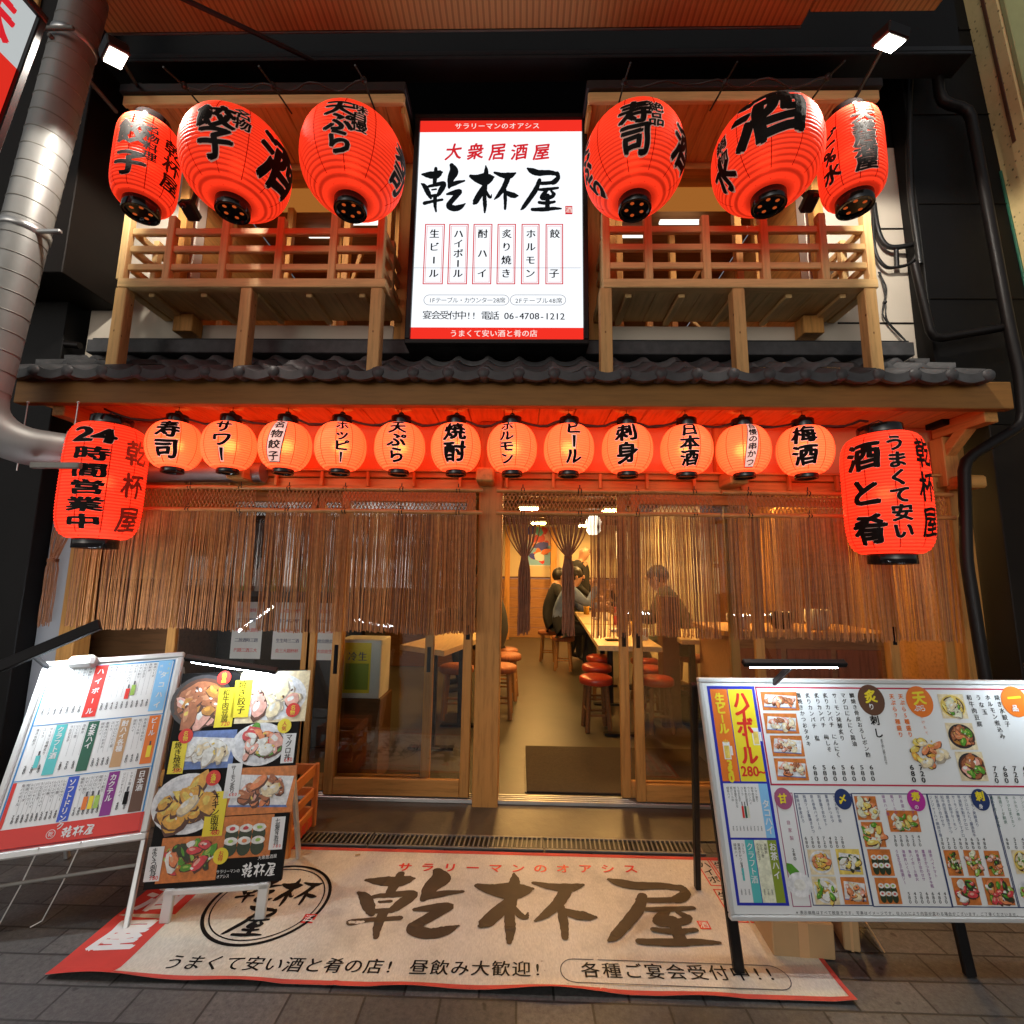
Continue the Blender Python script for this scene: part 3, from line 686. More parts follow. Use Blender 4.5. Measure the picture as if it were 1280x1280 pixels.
paper_sheet('poster', 'colourful blue and orange poster on the cream wall behind the diners', 'poster', pw, .62, .84, 0, poster)
def strip(S, mb):
    for k, m in enumerate(('p_red', 'p_green', 'p_red')): S.discm(mb, .065, .33-k*.11, .045, .045, m, .001)
paper_sheet('notice_strip', 'narrow notice with three round food pictures beside the colourful poster', 'notice', pt(683, 686, YBK-.003), .13, .40, 0, strip)
def yel(S, mb): ink(mb, '七', .07, .1, .12, .12, S.P, 'ink', SEMI, h=.001)
paper_sheet('price_card', 'small yellow price card hung below the ceiling by the diners', 'notice', pt(676, 652, 9.0), .14, .2, 0, lambda S, mb: (S.rectm(mb, .0, .2, .14, 0, 'p_yellow', .0005), yel(S, mb)))
def grass(S, mb):
    for k in range(14): a = .02+k*.02; mb.poly([S.P(a, .03, .001), S.P(a+.008, .03, .001), S.P(a+.004+rnd.uniform(-.06, .06), .5, .001)], 'p_tan')
paper_sheet('wall_scroll', 'pale hanging scroll of reed drawing seen between the rope curtains', 'scroll', pt(901, 680, 7.39), .34, .62, 0, grass)
paper_sheet('wall_notice', 'small white notice under the reed scroll between the rope curtains', 'notice', pt(903, 726, 7.39), .26, .4, 0, lambda S, mb: [ink(mb, ch, .13, .3-k*.1, .08, .08, S.P, 'ink', SEMI, h=.001) for k, ch in enumerate('御品書')])
mb = MB()
for k in range(12): mb.box(1.5+k*.12, 1.59+k*.12, 7.385, 7.39, 1.55, 1.98, 'white_print')
o = mb.build('menu_strips'); tag(o, 'row of white paper menu strips high on the inner wall behind curtain', 'notice')

# ================================================================== PEOPLE
def person(name, label, J, cloth, base, rz=0, hair=True, trousers='black_cloth', scale=1.08):
    """one skinned body; J: joint -> position, with z up and the person facing +X"""
    segs = [('pelvis', 'waist'), ('waist', 'chest'), ('chest', 'neck'), ('neck', 'jaw'), ('jaw', 'head'), ('head', 'crown')]
    for s in 'lr': segs += [('chest', 'sh'+s), ('sh'+s, 'el'+s), ('el'+s, 'wr'+s), ('wr'+s, 'palm'+s), ('pelvis', 'hip'+s), ('hip'+s, 'kn'+s), ('kn'+s, 'an'+s), ('an'+s, 'toe'+s)]
    rad = dict(pelvis=.165, waist=.155, chest=.170, neck=.064, jaw=.074, head=.096, crown=.062, sh=.085, el=.060, wr=.036, palm=.034, hip=.105, kn=.062, an=.042, toe=.036)
    names = list(J); idx = {n: i for i, n in enumerate(names)}
    me = bpy.data.meshes.new('body'); me.from_pydata([J[n] for n in names], [(idx[a], idx[b]) for a, b in segs], [])
    ob = bpy.data.objects.new('body_tmp', me); col.objects.link(ob)
    sk = ob.modifiers.new('s', 'SKIN'); sub = ob.modifiers.new('u', 'SUBSURF'); sub.levels = 2
    for n, i in idx.items():
        r = rad.get(n, rad.get(n[:-1], .05)); fl = (r, r*.8) if n in ('chest', 'waist', 'pelvis') else (r, r)
        me.skin_vertices[0].data[i].radius = fl; me.skin_vertices[0].data[i].use_root = (n == 'pelvis')
    bpy.context.view_layer.update(); dg = bpy.context.evaluated_depsgraph_get()
    nm = bpy.data.meshes.new_from_object(ob.evaluated_get(dg)); bpy.data.objects.remove(ob)
    T = thing(name, label, 'person', base); T.rotation_euler = (0, 0, rz); T.scale = (scale,)*3
    for m in ('skin', cloth, trousers, 'shoe'): nm.materials.append(MATS[m])
    V = {n: Vector(J[n]) for n in names}
    def seg_d(p, a, b):
        ab = b-a; t = max(0, min(1, (p-a).dot(ab)/ab.length_squared)); return (p-(a+ab*t)).length
    tops = [('pelvis', 'waist'), ('waist', 'chest'), ('chest', 'shl'), ('chest', 'shr'), ('shl', 'ell'), ('shr', 'elr'), ('ell', 'wrl'), ('elr', 'wrr')]
    legs = [('hipl', 'knl'), ('hipr', 'knr'), ('knl', 'anl'), ('knr', 'anr'), ('pelvis', 'hipl'), ('pelvis', 'hipr')]
    sk_ = [('neck', 'jaw'), ('jaw', 'head'), ('head', 'crown'), ('wrl', 'palml'), ('wrr', 'palmr')]; sh_ = [('anl', 'toel'), ('anr', 'toer')]
    for p in nm.polygons:
        c = p.center; best = min((min(seg_d(c, V[a], V[b]) for a, b in grp), k) for k, grp in enumerate((sk_, tops, legs, sh_)))
        p.material_index = best[1]; p.use_smooth = True
    bo = bpy.data.objects.new('body', nm); col.objects.link(bo); bo.parent = T
    # face and hair
    h = V['head']; f = (V['head']-V['neck']); fx = Vector((1, 0, -.15)).normalized()
    mb = MB(); mb.sphere(h+Vector((.088, 0, .0)), .018, 'skin', 8, (1, .8, 1.3)); 
    for s in (-1, 1): mb.sphere(h+Vector((.0, s*.085, .0)), .022, 'skin', 8, (.8, .5, 1.3)); mb.sphere(h+Vector((.078, s*.032, .025)), .009, 'hair', 6)
    mb.box(h.x+.078, h.x+.086, -.02+h.y, .02+h.y, h.z-.045, h.z-.038, 'p_mauve'); x = mb.build('face', None, origin=(0, 0, 0)); x.parent = T
    if hair:
        mb = MB(); mb.sphere(h+Vector((-.022, 0, .030)), .104, 'hair', 16, (.98, .96, .98)); x = mb.build('hair', None, origin=(0, 0, 0)); x.parent = T
    # fingers of each hand
    for s in 'lr':
        mb = MB(); p = V['palm'+s]; d = (V['palm'+s]-V['wr'+s]).normalized(); side = d.cross(Vector((0, 0, 1))).normalized() if abs(d.z) < .9 else Vector((0, 1, 0)); dn = side.cross(d)
        for k in range(4):
            q = p+side*(k-1.5)*.017+d*.012; L = (.055, .066, .062, .05)[k]
            mb.tube([q, q+d*L*.5, q+d*L*.75-dn*.012, q+d*L*.7-dn*.035], [.0085, .008, .0075, .006], 'skin', 6)
        q = p-side*.03-d*.01; mb.tube([q, q-side*.02+d*.02, q-side*.018+d*.045-dn*.012], [.010, .009, .007], 'skin', 6)
        x = mb.build('fingers', None, origin=(0, 0, 0)); x.parent = T
    return T
def seated(arm='drink', lean=.12):
    J = dict(pelvis=(0, 0, .50), waist=(.03+lean*.2, 0, .68), chest=(.03+lean, 0, .88), neck=(.06+lean*1.2, 0, 1.02), jaw=(.09+lean*1.3, 0, 1.06), head=(.10+lean*1.35, 0, 1.125), crown=(.09+lean*1.35, 0, 1.185))
    for s, k in (('l', 1), ('r', -1)):
        J['sh'+s] = (.05+lean*1.1, .17*k, .965); J['hip'+s] = (.05, .095*k, .50); J['kn'+s] = (.44, .13*k, .50); J['an'+s] = (.36+(.08 if s == 'r' else 0), .12*k, .08); J['toe'+s] = (.52+(.08 if s == 'r' else 0), .13*k, .045)
        J['el'+s] = (.20+lean, .22*k, .73); J['wr'+s] = (.42+lean, .13*k, .78); J['palm'+s] = (.48+lean, .115*k, .785)
    if arm == 'drink': J['elr'] = (.27+lean, -.20, .80); J['wrr'] = (.38+lean, -.09, 1.0); J['palmr'] = (.36+lean, -.06, 1.06)
    return J
def standing():
    J = dict(pelvis=(0, 0, .93), waist=(0, 0, 1.08), chest=(.01, 0, 1.30), neck=(.03, 0, 1.47), jaw=(.06, 0, 1.52), head=(.08, 0, 1.60), crown=(.07, 0, 1.665))
    for s, k in (('l', 1), ('r', -1)):
        J['sh'+s] = (0, .18*k, 1.385); J['hip'+s] = (0, .09*k, .88); J['kn'+s] = (.03, .10*k, .48); J['an'+s] = (0, .10*k, .08); J['toe'+s] = (.16, .12*k, .04)
        J['el'+s] = (.02, .23*k, 1.10); J['wr'+s] = (.2, .17*k, .95); J['palm'+s] = (.27, .14*k, .93)
    return J
Yp = 6.35
person('person', 'seated diner in grey blue denim shirt and black trousers drinking at table', seated(), 'denim', (xat(694, 800, Yp), Yp, ZF), R(-6))
person('person', 'seated diner in black hooded jacket next to the denim shirted diner', seated('table', .08), 'black_cloth', (xat(682, 790, 7.0), 7.0, ZF), R(0))
person('person', 'standing bald man in black sweater behind the seated diners', standing(), 'black_cloth', (xat(725, 760, 7.2), 7.2, ZF), R(-25), hair=False, scale=1.0)
person('person', 'seated diner in dark jacket half hidden behind the centre post', seated('table', .1), 'black_cloth', (xat(628, 800, 5.0), 5.0, ZF), R(170))
person('person', 'seated diner in olive jacket behind the black waste bin', seated('table', .16), 'olive_cloth', (xat(866, 820, 4.9), 4.9, ZF), R(165), trousers='olive_cloth')
person('person', 'seated diner in black behind the rope curtain at the table end', seated('drink', .1), 'black_cloth', (xat(800, 800, 8.2), 8.2, ZF), R(176), scale=1.0)

# ------------------------------------------------------------------ furniture inside
def table(name, label, p0, p1, p2, p3, z, cat='table', legm='black_paint'):
    c = (Vector(p0)+Vector(p2))/2; T = thing(name, label, cat, (c.x, c.y, ZF))
    mb = MB(); P = [Vector((p[0], p[1], z)) for p in (p0, p1, p2, p3)]; Q = [p-Vector((0, 0, .035)) for p in P]
    mb.add(P+Q, [(0, 1, 2, 3), (7, 6, 5, 4), (0, 4, 5, 1), (1, 5, 6, 2), (2, 6, 7, 3), (3, 7, 4, 0)], 'table_wood'); mb.build('table_top', T)
    for k in range(2):
        q = ((P[0]+P[1])/2).lerp((P[2]+P[3])/2, .22+.56*k); mb = MB(); mb.box(q.x-.16, q.x+.16, q.y-.03, q.y+.03, ZF, ZF+.02, legm); mb.build('foot', T); mb = MB(); mb.box(q.x-.025, q.x+.025, q.y-.025, q.y+.025, ZF+.021, z-.036, legm); mb.build('leg', T)
zt_in = .76
ta = gz(748, 807, zt_in); tb = gz(828, 809, zt_in); dirv = Vector((.065, 1, 0))
table('dining_table', 'long pale wood table where the diners in black and denim sit', (ta.x, ta.y), (tb.x, tb.y), (tb.x+dirv.x*1.55, tb.y+1.55), (ta.x+dirv.x*1.55, ta.y+1.55), zt_in)
t2 = (ta.x+dirv.x*1.6, ta.y+1.6); table('dining_table', 'pale wood table behind the first, in front of the standing man', t2, (t2[0]+.48, t2[1]), (t2[0]+.58, t2[1]+1.7), (t2[0]+.1, t2[1]+1.7), zt_in)
la, lb = gz(500, 806, zt_in), gz(556, 813, zt_in)
table('dining_table', 'orange lit wood table behind the door glass near the centre post', (la.x, la.y), (lb.x, lb.y-.02), (lb.x+.25, lb.y+.9), (la.x+.25, la.y+.9), zt_in)
rb = gz(852, 800, zt_in); table('dining_table', 'wood table beside the seated diner in olive', (rb.x, rb.y), (rb.x+.5, rb.y), (rb.x+.6, rb.y+.9), (rb.x+.1, rb.y+.9), zt_in)
def stool(name, label, seatm, legm, sr=.135, hh=.42):
    T = thing(name, label, 'stool', (0, 0, 0))
    mb = MB(); mb.lathe([(.0001, hh-.062), (sr*.95, hh-.062), (sr, hh-.056), (sr*1.01, hh-.03), (sr*.99, hh-.014), (sr*.88, hh-.004), (sr*.5, hh), (.0001, hh+.001)], (0, 0, 0), seatm, 24); mb.build('seat', T)
    for k in range(4):
        a = math.pi/4+k*math.pi/2; c, s = math.cos(a), math.sin(a); mb = MB()
        mb.bar((c*sr*.95, s*sr*.95, 0), (c*sr*.72, s*sr*.72, hh-.063), .03, .03, legm, Vector((-s, c, 0))); mb.build('leg', T)
    mb = MB(); q = sr*.80
    for (a, b) in (((-q, -q*.86), (q, -q*.86)), ((-q, q*.86), (q, q*.86))): mb.bar((a[0]*.72, a[1]*.78, hh*.3), (b[0]*.72, b[1]*.78, hh*.3), .016, .016, legm)
    for (a, b) in (((-q, -q), (-q, q)), ((q, -q), (q, q))): mb.bar((a[0]*.78, a[1]*.72, hh*.38), (b[0]*.78, b[1]*.72, hh*.38), .016, .016, legm, Vector((0, 0, 1)))
    mb.build('stretcher', T); return T
S0 = stool('stool', 'red vinyl round stool in front of the table, the nearest to the door', 'red_vinyl', 'inner_dark')
reds = [(745, 3.95, None), (746, 4.45, 'red vinyl round stool, middle of the row at the table side facing the doorway'), (750, 4.95, 'red vinyl round stool, farthest of the row at the open doorway'),
        (821, 3.95, 'red vinyl round stool close behind the sliding door handle'), (812, 4.4, 'red vinyl round stool behind the one near the door handle'), (806, 4.85, 'red vinyl round stool farthest back behind the door stile')]
for k, (px_, Y_, lb_) in enumerate(reds):
    s = S0 if k == 0 else copy_tree(S0)
    s.location = (xat(px_, 850, Y_), Y_, ZF); s.rotation_euler = (0, 0, rnd.uniform(-.25, .25)); s['group'] = 'red stools at the long table'
    if lb_: s['label'] = lb_
S1 = stool('stool', 'brown wooden stool under the denim shirted diner', 'red_wood', 'stool_wood', .15, .44)
wds = [(704, Yp, None), (685, 7.0, 'brown wooden stool under the diner in black jacket'), (625, 4.25, 'brown wooden stool beside the centre post, in front of the others'), (633, 4.85, 'brown wooden stool behind the one nearest the centre post'),
       (630, 5.2, 'brown wooden stool under the diner by the centre post'), (866, 4.95, 'brown wooden stool under the diner in olive'), (571, 4.2, 'brown wooden stool under the orange lit table by the door glass')]
for k, (px_, Y_, lb_) in enumerate(wds):
    s = S1 if k == 0 else copy_tree(S1)
    s.location = (xat(px_, 830, Y_), Y_, ZF); s.rotation_euler = (0, 0, rnd.uniform(-.2, .2)); s['group'] = 'brown wooden stools'
    if lb_: s['label'] = lb_
# door mat
dm = [gz(657, 934, ZF), gz(655, 992, ZF), gz(860, 998, ZF), gz(866, 938, ZF)]
mb = MB(); mb.box(dm[0].x, dm[3].x, D+.09, dm[0].y, ZF+.002, ZF+.012, 'doormat'); mb.box(dm[0].x-.012, dm[0].x-.001, D+.09, dm[0].y, ZF+.002, ZF+.008, 'iron_grey'); o = mb.build('door_mat'); tag(o, 'dark brown ribbed entrance mat just inside the open doorway', 'door mat')
# bin
bc = gz(868, 905, ZF); mb = MB(); mb.lathe([(.10, 0), (.13, .27), (.135, .275), (.12, .27), (.095, .02), (.0001, .02)], (bc.x, bc.y, ZF), 'lacquer', 20); mb.lathe([(.13, .25), (.14, .28), (.132, .29), (.118, .25)], (bc.x, bc.y, ZF), 'black_paint', 20); o = mb.build('waste_bin'); tag(o, 'black waste bin on the floor near the big white menu board', 'bin')
# pendant lamp
pl = pt(742, 668, 7.2); T = thing('pendant_lamp', 'glowing white pendant lamp over the standing man', 'lamp', (pl.x, pl.y, pl.z))
mb = MB(); mb.lathe([(.07, 0), (.11, .06), (.12, .2), (.06, .32)], pl, 'pendant', 20); mb.build('lamp_shade', T)
mb = MB(); mb.tube([pl+Vector((0, 0, .31)), Vector((pl.x, pl.y, zci))], .006, 'cable'); mb.build('cord', T)
# dishes on table
def glassware(px_, py_, nm, lab, cat, grp=None):
    p = gz(px_, py_, zt_in); mb = MB()
    if nm == 'beer_mug':
        mb.lathe([(.0001, .001), (.035, .001), (.038, .12), (.033, .12), (.0001, .10)], p, 'beer', 14); mb.tube([p+Vector((.037, 0, .03)), p+Vector((.065, 0, .04)), p+Vector((.065, 0, .09)), p+Vector((.037, 0, .10))], .006, 'ceramic', 6)
    else: mb.lathe([(.0001, .001), (.03, .001), (.06, .03), (.055, .03), (.0001, .012)], p, 'ceramic', 16)
    o = mb.build(nm); tag(o, lab, cat, grp)
glassware(733, 768, 'beer_mug', 'mug of amber beer on the table by the denim diner', 'mug')
glassware(745, 775, 'small_plate', 'white plate on the table close to the denim diner', 'plate')
glassware(768, 790, 'small_plate', 'white plate on the near part of the long table', 'plate')
for k, (px_, py_) in enumerate(((742, 772), (757, 776), (770, 781), (790, 789), (781, 797), (806, 800))):
    p = gz(px_, py_, zt_in); mb = MB()
    if k % 2 == 0:
        mb.lathe([(.0001, .001), (.024, .001), (.025, .10), (.010, .135), (.010, .17), (.013, .172), (.013, .185), (.0001, .185)], p, ('f_sauce', 'p_red', 'f_gold')[k//2], 12); o = mb.build('sauce_bottle'); tag(o, ('dark', 'red', 'amber')[k//2]+' sauce bottle standing on the long pale wood table', 'bottle')
    else:
        mb.lathe([(.0001, .001), (.028, .001), (.034, .09), (.030, .09), (.026, .02), (.0001, .02)], p, ('ceramic', 'beer', 'white_obj')[k//2], 14); o = mb.build('cup'); tag(o, ('pale ceramic cup near the sauce bottles on the long table', 'amber filled glass on the long table', 'white cup at the end of the long table by the door stile')[k//2], 'cup')
mb = MB(); p = gz(765, 801, zt_in); mb.obox(p+Vector((0, 0, .008)), Vector((1, .2, 0)).normalized(), Vector((-.2, 1, 0)).normalized(), Vector((0, 0, 1)), .1, .05, .014, 'lacquer'); o = mb.build('phone'); tag(o, 'black phone lying on the end of the long table', 'phone')
# counter and cabinet on the far right, behind glass
T = thing('serving_counter', 'wooden serving counter with drawers behind the doors near the large menu board', 'counter', (1.95, 3.6, ZF))
mb = MB(); mb.box(1.45, 2.55, 3.35, 3.9, ZF, .86, 'inner_wood'); mb.build('body', T); mb = MB(); mb.box(1.4, 2.6, 3.3, 3.95, .862, .90, 'wood_x'); mb.build('counter_top', T)
for k in range(3): mb = MB(); mb.box(1.5+k*.34, 1.8+k*.34, 3.335, 3.349, .3, .78, 'red_wood'); mb.build('drawer', T)
for k, (dx, m, lab) in enumerate(((0.15, 'ceramic', 'stack of pale bowls on the serving counter'), (.45, 'lacquer', 'black lacquer bowl on the serving counter'), (.72, 'ceramic', 'white sauce pot on the serving counter end'))):
    mb = MB(); c = Vector((1.45+dx, 3.5, .901)); mb.lathe([(.0001, 0), (.05, 0), (.09, .06), (.085, .10+k*.02), (.07, .10+k*.02), (.0001, .03)], c, m, 18); o = mb.build('bowl'); tag(o, lab, 'bowl')
mb = MB(); mb.box(2.3, 2.9, 4.2, 4.3, ZF, 1.9, 'inner_wood'); mb.box(1.2, 1.34, 4.05, 4.2, ZF, 1.1, 'inner_dark'); o = mb.build('screen_panel'); tag(o, 'tall plain wooden screen behind the serving counter', 'screen')
# behind left glass: dark fridge and poster box
T = thing('drinks_fridge', 'dark drinks fridge with papers stuck on its front behind the door glass', 'fridge', (-1.55, 3.6, ZF))
mb = MB(); mb.box(-2.2, -1.12, 3.4, 3.95, ZF, 1.75, 'black_paint', .02); mb.build('body', T)
Sf = Sheet((-2.2, 3.398, ZF), (1, 0, 0), (0, 0, 1)); mb = MB()
for k in range(3):
    a = .12+k*.30; Sf.rectm(mb, a, 1.0, a+.22, .6, 'white_print', .002)
    for j in range(5): [ink(mb, rnd.choice('生酒大杯飲放題円会席二三時'), a+.04+i*.028, .94-j*.07, .03, .03, Sf.P, ('p_red', 'p_navy')[j % 2], SEMI, h=.003) for i in range(6)]
mb.build('notice', T)
mb = MB(); mb.box(-2.12, -1.2, 3.385, 3.397, 1.08, 1.62, 'f_slate')
for k in range(16): mb.lathe([(.0001, 0), (.03, 0), (.03, .14), (.012, .19), (.012, .24), (.0001, .24)], (-2.06+k*.055, 3.375, 1.12), ('p_green', 'p_olive', 'p_brown', 'ceramic')[k % 4], 10)
mb.build('bottle_row', T)
pb = gz(446, 880, ZF+.45); T = thing('poster_box', 'white box with a green and yellow beer poster behind the door glass', 'box', (pb.x, pb.y, ZF))
mb = MB(); mb.box(pb.x-.14, pb.x+.14, pb.y, pb.y+.25, ZF, .52, 'inner_dark'); mb.build('base', T)
mb = MB(); mb.box(pb.x-.13, pb.x+.13, pb.y, pb.y+.2, .522, .86, 'white_obj'); Sx = Sheet((pb.x-.13, pb.y-.001, .522), (1, 0, 0), (0, 0, 1)); Sx.rectm(mb, .04, .32, .2, .03, 'p_yellow', .001); Sx.rectm(mb, .05, .2, .19, .05, 'p_olive', .002)
for k, ch in enumerate('冷生'): ink(mb, ch, .09+k*.06, .24, .055, .055, Sx.P, 'p_navy', SEMI, h=.003)
mb.build('poster_face', T)
mb = MB(); mb.box(-2.9, -2.25, 3.1, 3.6, ZF, 1.2, 'inner_dark'); mb.box(-2.85, -2.4, 3.15, 3.5, 1.202, 1.5, 'cardboard'); o = mb.build('storage_cabinet'); tag(o, 'dark storage cabinet with a carton on top near the grey wall', 'cabinet')

# ================================================================== LIT SHOP SIGN
YG = 2.47
S = Sheet(pt(513, 425, YG), (1, 0, 0), (0, 0, 1))
a1, b1 = S.uv(727, 150)
T = thing('shop_sign', 'tall lit white and red shop sign board between the two balconies', 'sign', (S.P(a1/2, 0)))
mb = MB(); t_ = .03
mb.box(S.O.x-t_, S.O.x+a1+t_, YG+.012, YG+.16, S.O.z-t_, S.O.z+b1+t_, 'black_paint')
for (x0, x1, z0_, z1_) in ((-t_, a1+t_, -t_, -.001), (-t_, a1+t_, b1+.001, b1+t_), (-t_, -.001, -.001, b1+.001), (a1+.001, a1+t_, -.001, b1+.001)):
    mb.box(S.O.x+x0, S.O.x+x1, YG-.02, YG+.011, S.O.z+z0_, S.O.z+z1_, 'black_paint')
mb.build('sign_case', T)
mb = MB(); S.rectm(mb, 0, b1, a1, 0, 'sign_white', 0)
_, bt = S.uv(620, 165); _, bb = S.uv(620, 409.5)
S.rectm(mb, 0, b1, a1, bt, 'sign_red', .0006); S.rectm(mb, 0, bb, a1, 0, 'sign_red', .0006)
k_ = S.px(620, 290)
S.rect(mb, (514, 334.6), (726, 335.2), 'sign_grey', .0004)
S.text(mb, 'サラリーマンのオアシス', (573, 158), (670, 157.5), k_*9.5, 'sign_letter', h=.0012, offs=SEMI)
S.text(mb, 'うまくて安い酒と肴の店', (567, 417), (667, 417), k_*9.5, 'sign_letter', h=.0012, offs=SEMI)
S.text(mb, '大衆居酒屋', (567, 190), (677, 190), (k_*22, k_*25), 'sign_red_ink', offs=BOLD, slope=.10, shear=.12, wob=.02)
def fxs(x, y): return S.uv(510+x/5.82, 170+y/5.82)
strokes(mb, LOGO, S.P, fxs, 'sign_ink')
S.rect(mb, (706.5, 257.5), (715.5, 268), 'sign_red_ink', .0008); S.text(mb, '酒', (711, 262.5), (711, 262.5), k_*9, 'sign_letter', h=.0012, offs=SEMI)
for x, tx in zip((542.5, 572.7, 603, 633, 663, 693), ('生ビール', 'ハイボール', '酎ハイ', '炙り焼き', 'ホルモン', '餃子')):
    S.frame(mb, (x-11, 280), (x+11, 355.5), 'sign_red_ink', k_*1.3, .0008); S.frame(mb, (x-8.6, 282.6), (x+8.6, 353), 'sign_red_ink', k_*.5, .0008)
    S.text(mb, tx, (x+.6, 292.5), (x-.4, 342), k_*12.8, 'sign_ink', h=.0012, offs=BOLD[:3])
for (xa, xb) in ((529.5, 636.5), (637.5, 707.5)):
    ua, va = S.uv(xa, 375); ub, _ = S.uv(xb, 375); r_ = k_*7; 
    vs = []
    for q in (0, k_*.7):
        for k in range(24):
            an = math.pi/2+math.pi*k/11 if k < 12 else -math.pi/2+math.pi*(k-12)/11; cx_ = ua+r_ if k < 12 else ub-r_
            vs.append(S.P(cx_+(r_-q)*math.cos(an), va+(r_-q)*math.sin(an), .0008))
    mb.add(vs, [(k, (k+1) % 24, 24+(k+1) % 24, 24+k) for k in range(24)], 'sign_grey')
S.text(mb, '1Fテーブル・カウンター28席', (538, 375.5), (628, 375.5), k_*8, 'sign_ink', h=.0012); S.text(mb, '2Fテーブル48席', (646, 376), (699, 376), k_*8, 'sign_ink', h=.0012)
S.text(mb, '宴会受付中!! 電話 06-4708-1212', (534, 394), (703, 395.5), k_*12, 'sign_ink', h=.0012, offs=SEMI)
mb.build('lit_face', T)

# ================================================================== LANTERNS
def lantern(name, label, c, Rm, H, ringR, kind, texts, squ=2.0, grp=None, tilt=0, bulb=1.0, seams=10, holes=False, ringh=.05, rot=0):
    """paper body turned about z; texts: (chars, x offset of column -1..1 of the visible half, y top, y bottom, size, style)"""
    c = Vector(c); pm, sm, em = {'small': ('paper_small', 'seam_small', 'lan_edge_small'), 'red': ('paper_red', 'seam_red', 'lan_edge'), 'mid': ('paper_mid', 'seam_red', 'lan_edge')}[kind]
    T = thing(name, label, 'lantern', c, grp)
    def rad(h):
        t = min(1, abs(2*h/H)); return ringR*.95+(Rm-ringR*.95)*max(0, 1-t**squ)**(1/ (2.0 if squ <= 2.2 else 2.6))
    mb = MB(); rp_ = .0125 if kind == 'small' else .0160; n = int(H/rp_)*4; prof = []
    for i in range(n+1):
        h = -H/2+H*i/n; prof.append((rad(h)-(.0022 if kind == 'small' else .0034)*abs(math.cos(math.pi*h/rp_))**3, h))
    mb.lathe(prof, (0, 0, 0), pm, 40)
    phc = -math.atan2(c.x, c.y)
    def P(ph, h, e):
        r = rad(h)+e; return Vector((r*math.sin(ph), -r*math.cos(ph), h))
    for k in range(seams):
        ph = 2*math.pi*(k+.3)/seams; wv = .0062/Rm*.5; pts = []
        for i in range(21):
            h = -H*.49+H*.98*i/20; f = Rm/max(.05, rad(h)); pts += [P(ph-wv*.6*f, h, .0006), P(ph+wv*.6*f, h, .0006)]
        mb.add(pts, [(2*i, 2*i+1, 2*i+3, 2*i+2) for i in range(20)], sm, True)
    for tx in texts:
        chars, xo, yt, yb, size = tx[:5]; st = tx[5] if len(tx) > 5 else {}
        sx, sy = size if isinstance(size, tuple) else (size, size)
        ph0 = phc+math.asin(max(-1, min(1, xo))); m = len(chars)
        drift = st.get('drift', 0)
        if 'panel' in st:
            w_ = st['panel']; pts = []
            for q, mm, e in ((1.0, 'lan_ink', .0010), (.88, em, .0016)):
                vs = []; 
                for i in range(13):
                    for j in range(5):
                        hh = (yb-sy*.62)+(yt-yb+sy*1.24)*i/12; hh = (yt+yb)/2+(hh-(yt+yb)/2)*(q if q == 1 else .965)
                        vs.append(P(ph0+(w_*q*(j/4-.5))/Rm+drift*(yt-hh), hh, e))
                mb.add(vs, [(i*5+j, i*5+j+1, i*5+j+6, i*5+j+5) for i in range(12) for j in range(4)], mm)
        for i, ch in enumerate(chars):
            if ch == ' ': continue
            h = yt+(yb-yt)*(i/(m-1) if m > 1 else 0)
            Pp = lambda u, v, e: P(ph0+u/Rm+drift*(yt-v), v, e)
            vert = ch == 'ー'
            kw = dict(cuts=7, slope=.07, wob=.016)
            mk = st.get('ink', 'lan_ink')
            if vert:
                w_ = sx*.085
                for (ww, e, mm) in ((w_*1.55, .0020, em), (w_, .0032, mk)):
                    vs = []
                    for q in range(9):
                        hh = h+sy*(.40+ (.05 if mm == em else 0))-sy*(.80+(.1 if mm == em else 0))*q/8; vs += [Pp(-ww*(1-.3*q/8), hh, e), Pp(ww*(1-.3*q/8), hh, e)]
                    mb.add(vs, [(2*q, 2*q+1, 2*q+3, 2*q+2) for q in range(8)], mm)
                continue
            if st.get('edge', True): ink(mb, ch, 0, h, sx, sy, Pp, em, ring_off(st.get('ew', .075)), h=.0018, dh=.00008, **kw)
            ink(mb, ch, 0, h, sx, sy, Pp, mk, BOLD2 if st.get('bold', 2) == 2 else BOLD, h=.0030, dh=.0001, **kw)
    for k in range(len(mb.v)): mb.v[k] = tuple(Vector(mb.v[k])+c)
    mb.build('paper_body', T, origin=c)
    for s in (1, -1):
        mb = MB(); rr = ringR*(.97 if s > 0 else 1.0); z_ = c.z+s*(H/2-.006)
        rgh = ringh*(1.7 if (s > 0 and kind == 'small') else 1); zz = sorted((0, s*rgh))
        mb.lathe([(rr*.98, zz[0]), (rr, zz[0]+.003), (rr, zz[1]-.003), (rr*.98, zz[1]), (rr*.82, zz[1]), (rr*.82, zz[0]), (rr*.98, zz[0])], (c.x, c.y, z_), 'lacquer', 28)
        if s < 0:
            mb.lathe([(.0001, -ringh*.8), (rr*.83, -ringh*.8)], (c.x, c.y, z_), 'lacquer', 28)
            if holes:
                for k in range(5):
                    a = 2*math.pi*k/5+.4; q = (c.x+rr*.5*math.cos(a), c.y+rr*.5*math.sin(a), z_-ringh*.8-.001)
                    mb.lathe([(rr*.12, 0), (.0001, 0)], q, 'lan_hole', 12)
        else:
            mb.lathe([(.0001, ringh*.9), (rr*.2, ringh*.9)], (c.x, c.y, z_), 'lacquer', 12)
            mb.tube([(c.x-rr*.9, c.y, z_+ringh*.6), (c.x-rr*.4, c.y, z_+ringh+.02), (c.x, c.y, z_+ringh+.035), (c.x+rr*.4, c.y, z_+ringh+.02), (c.x+rr*.9, c.y, z_+ringh*.6)], .003, 'cable', 6)
        mb.build('top_ring' if s > 0 else 'bottom_ring', T)
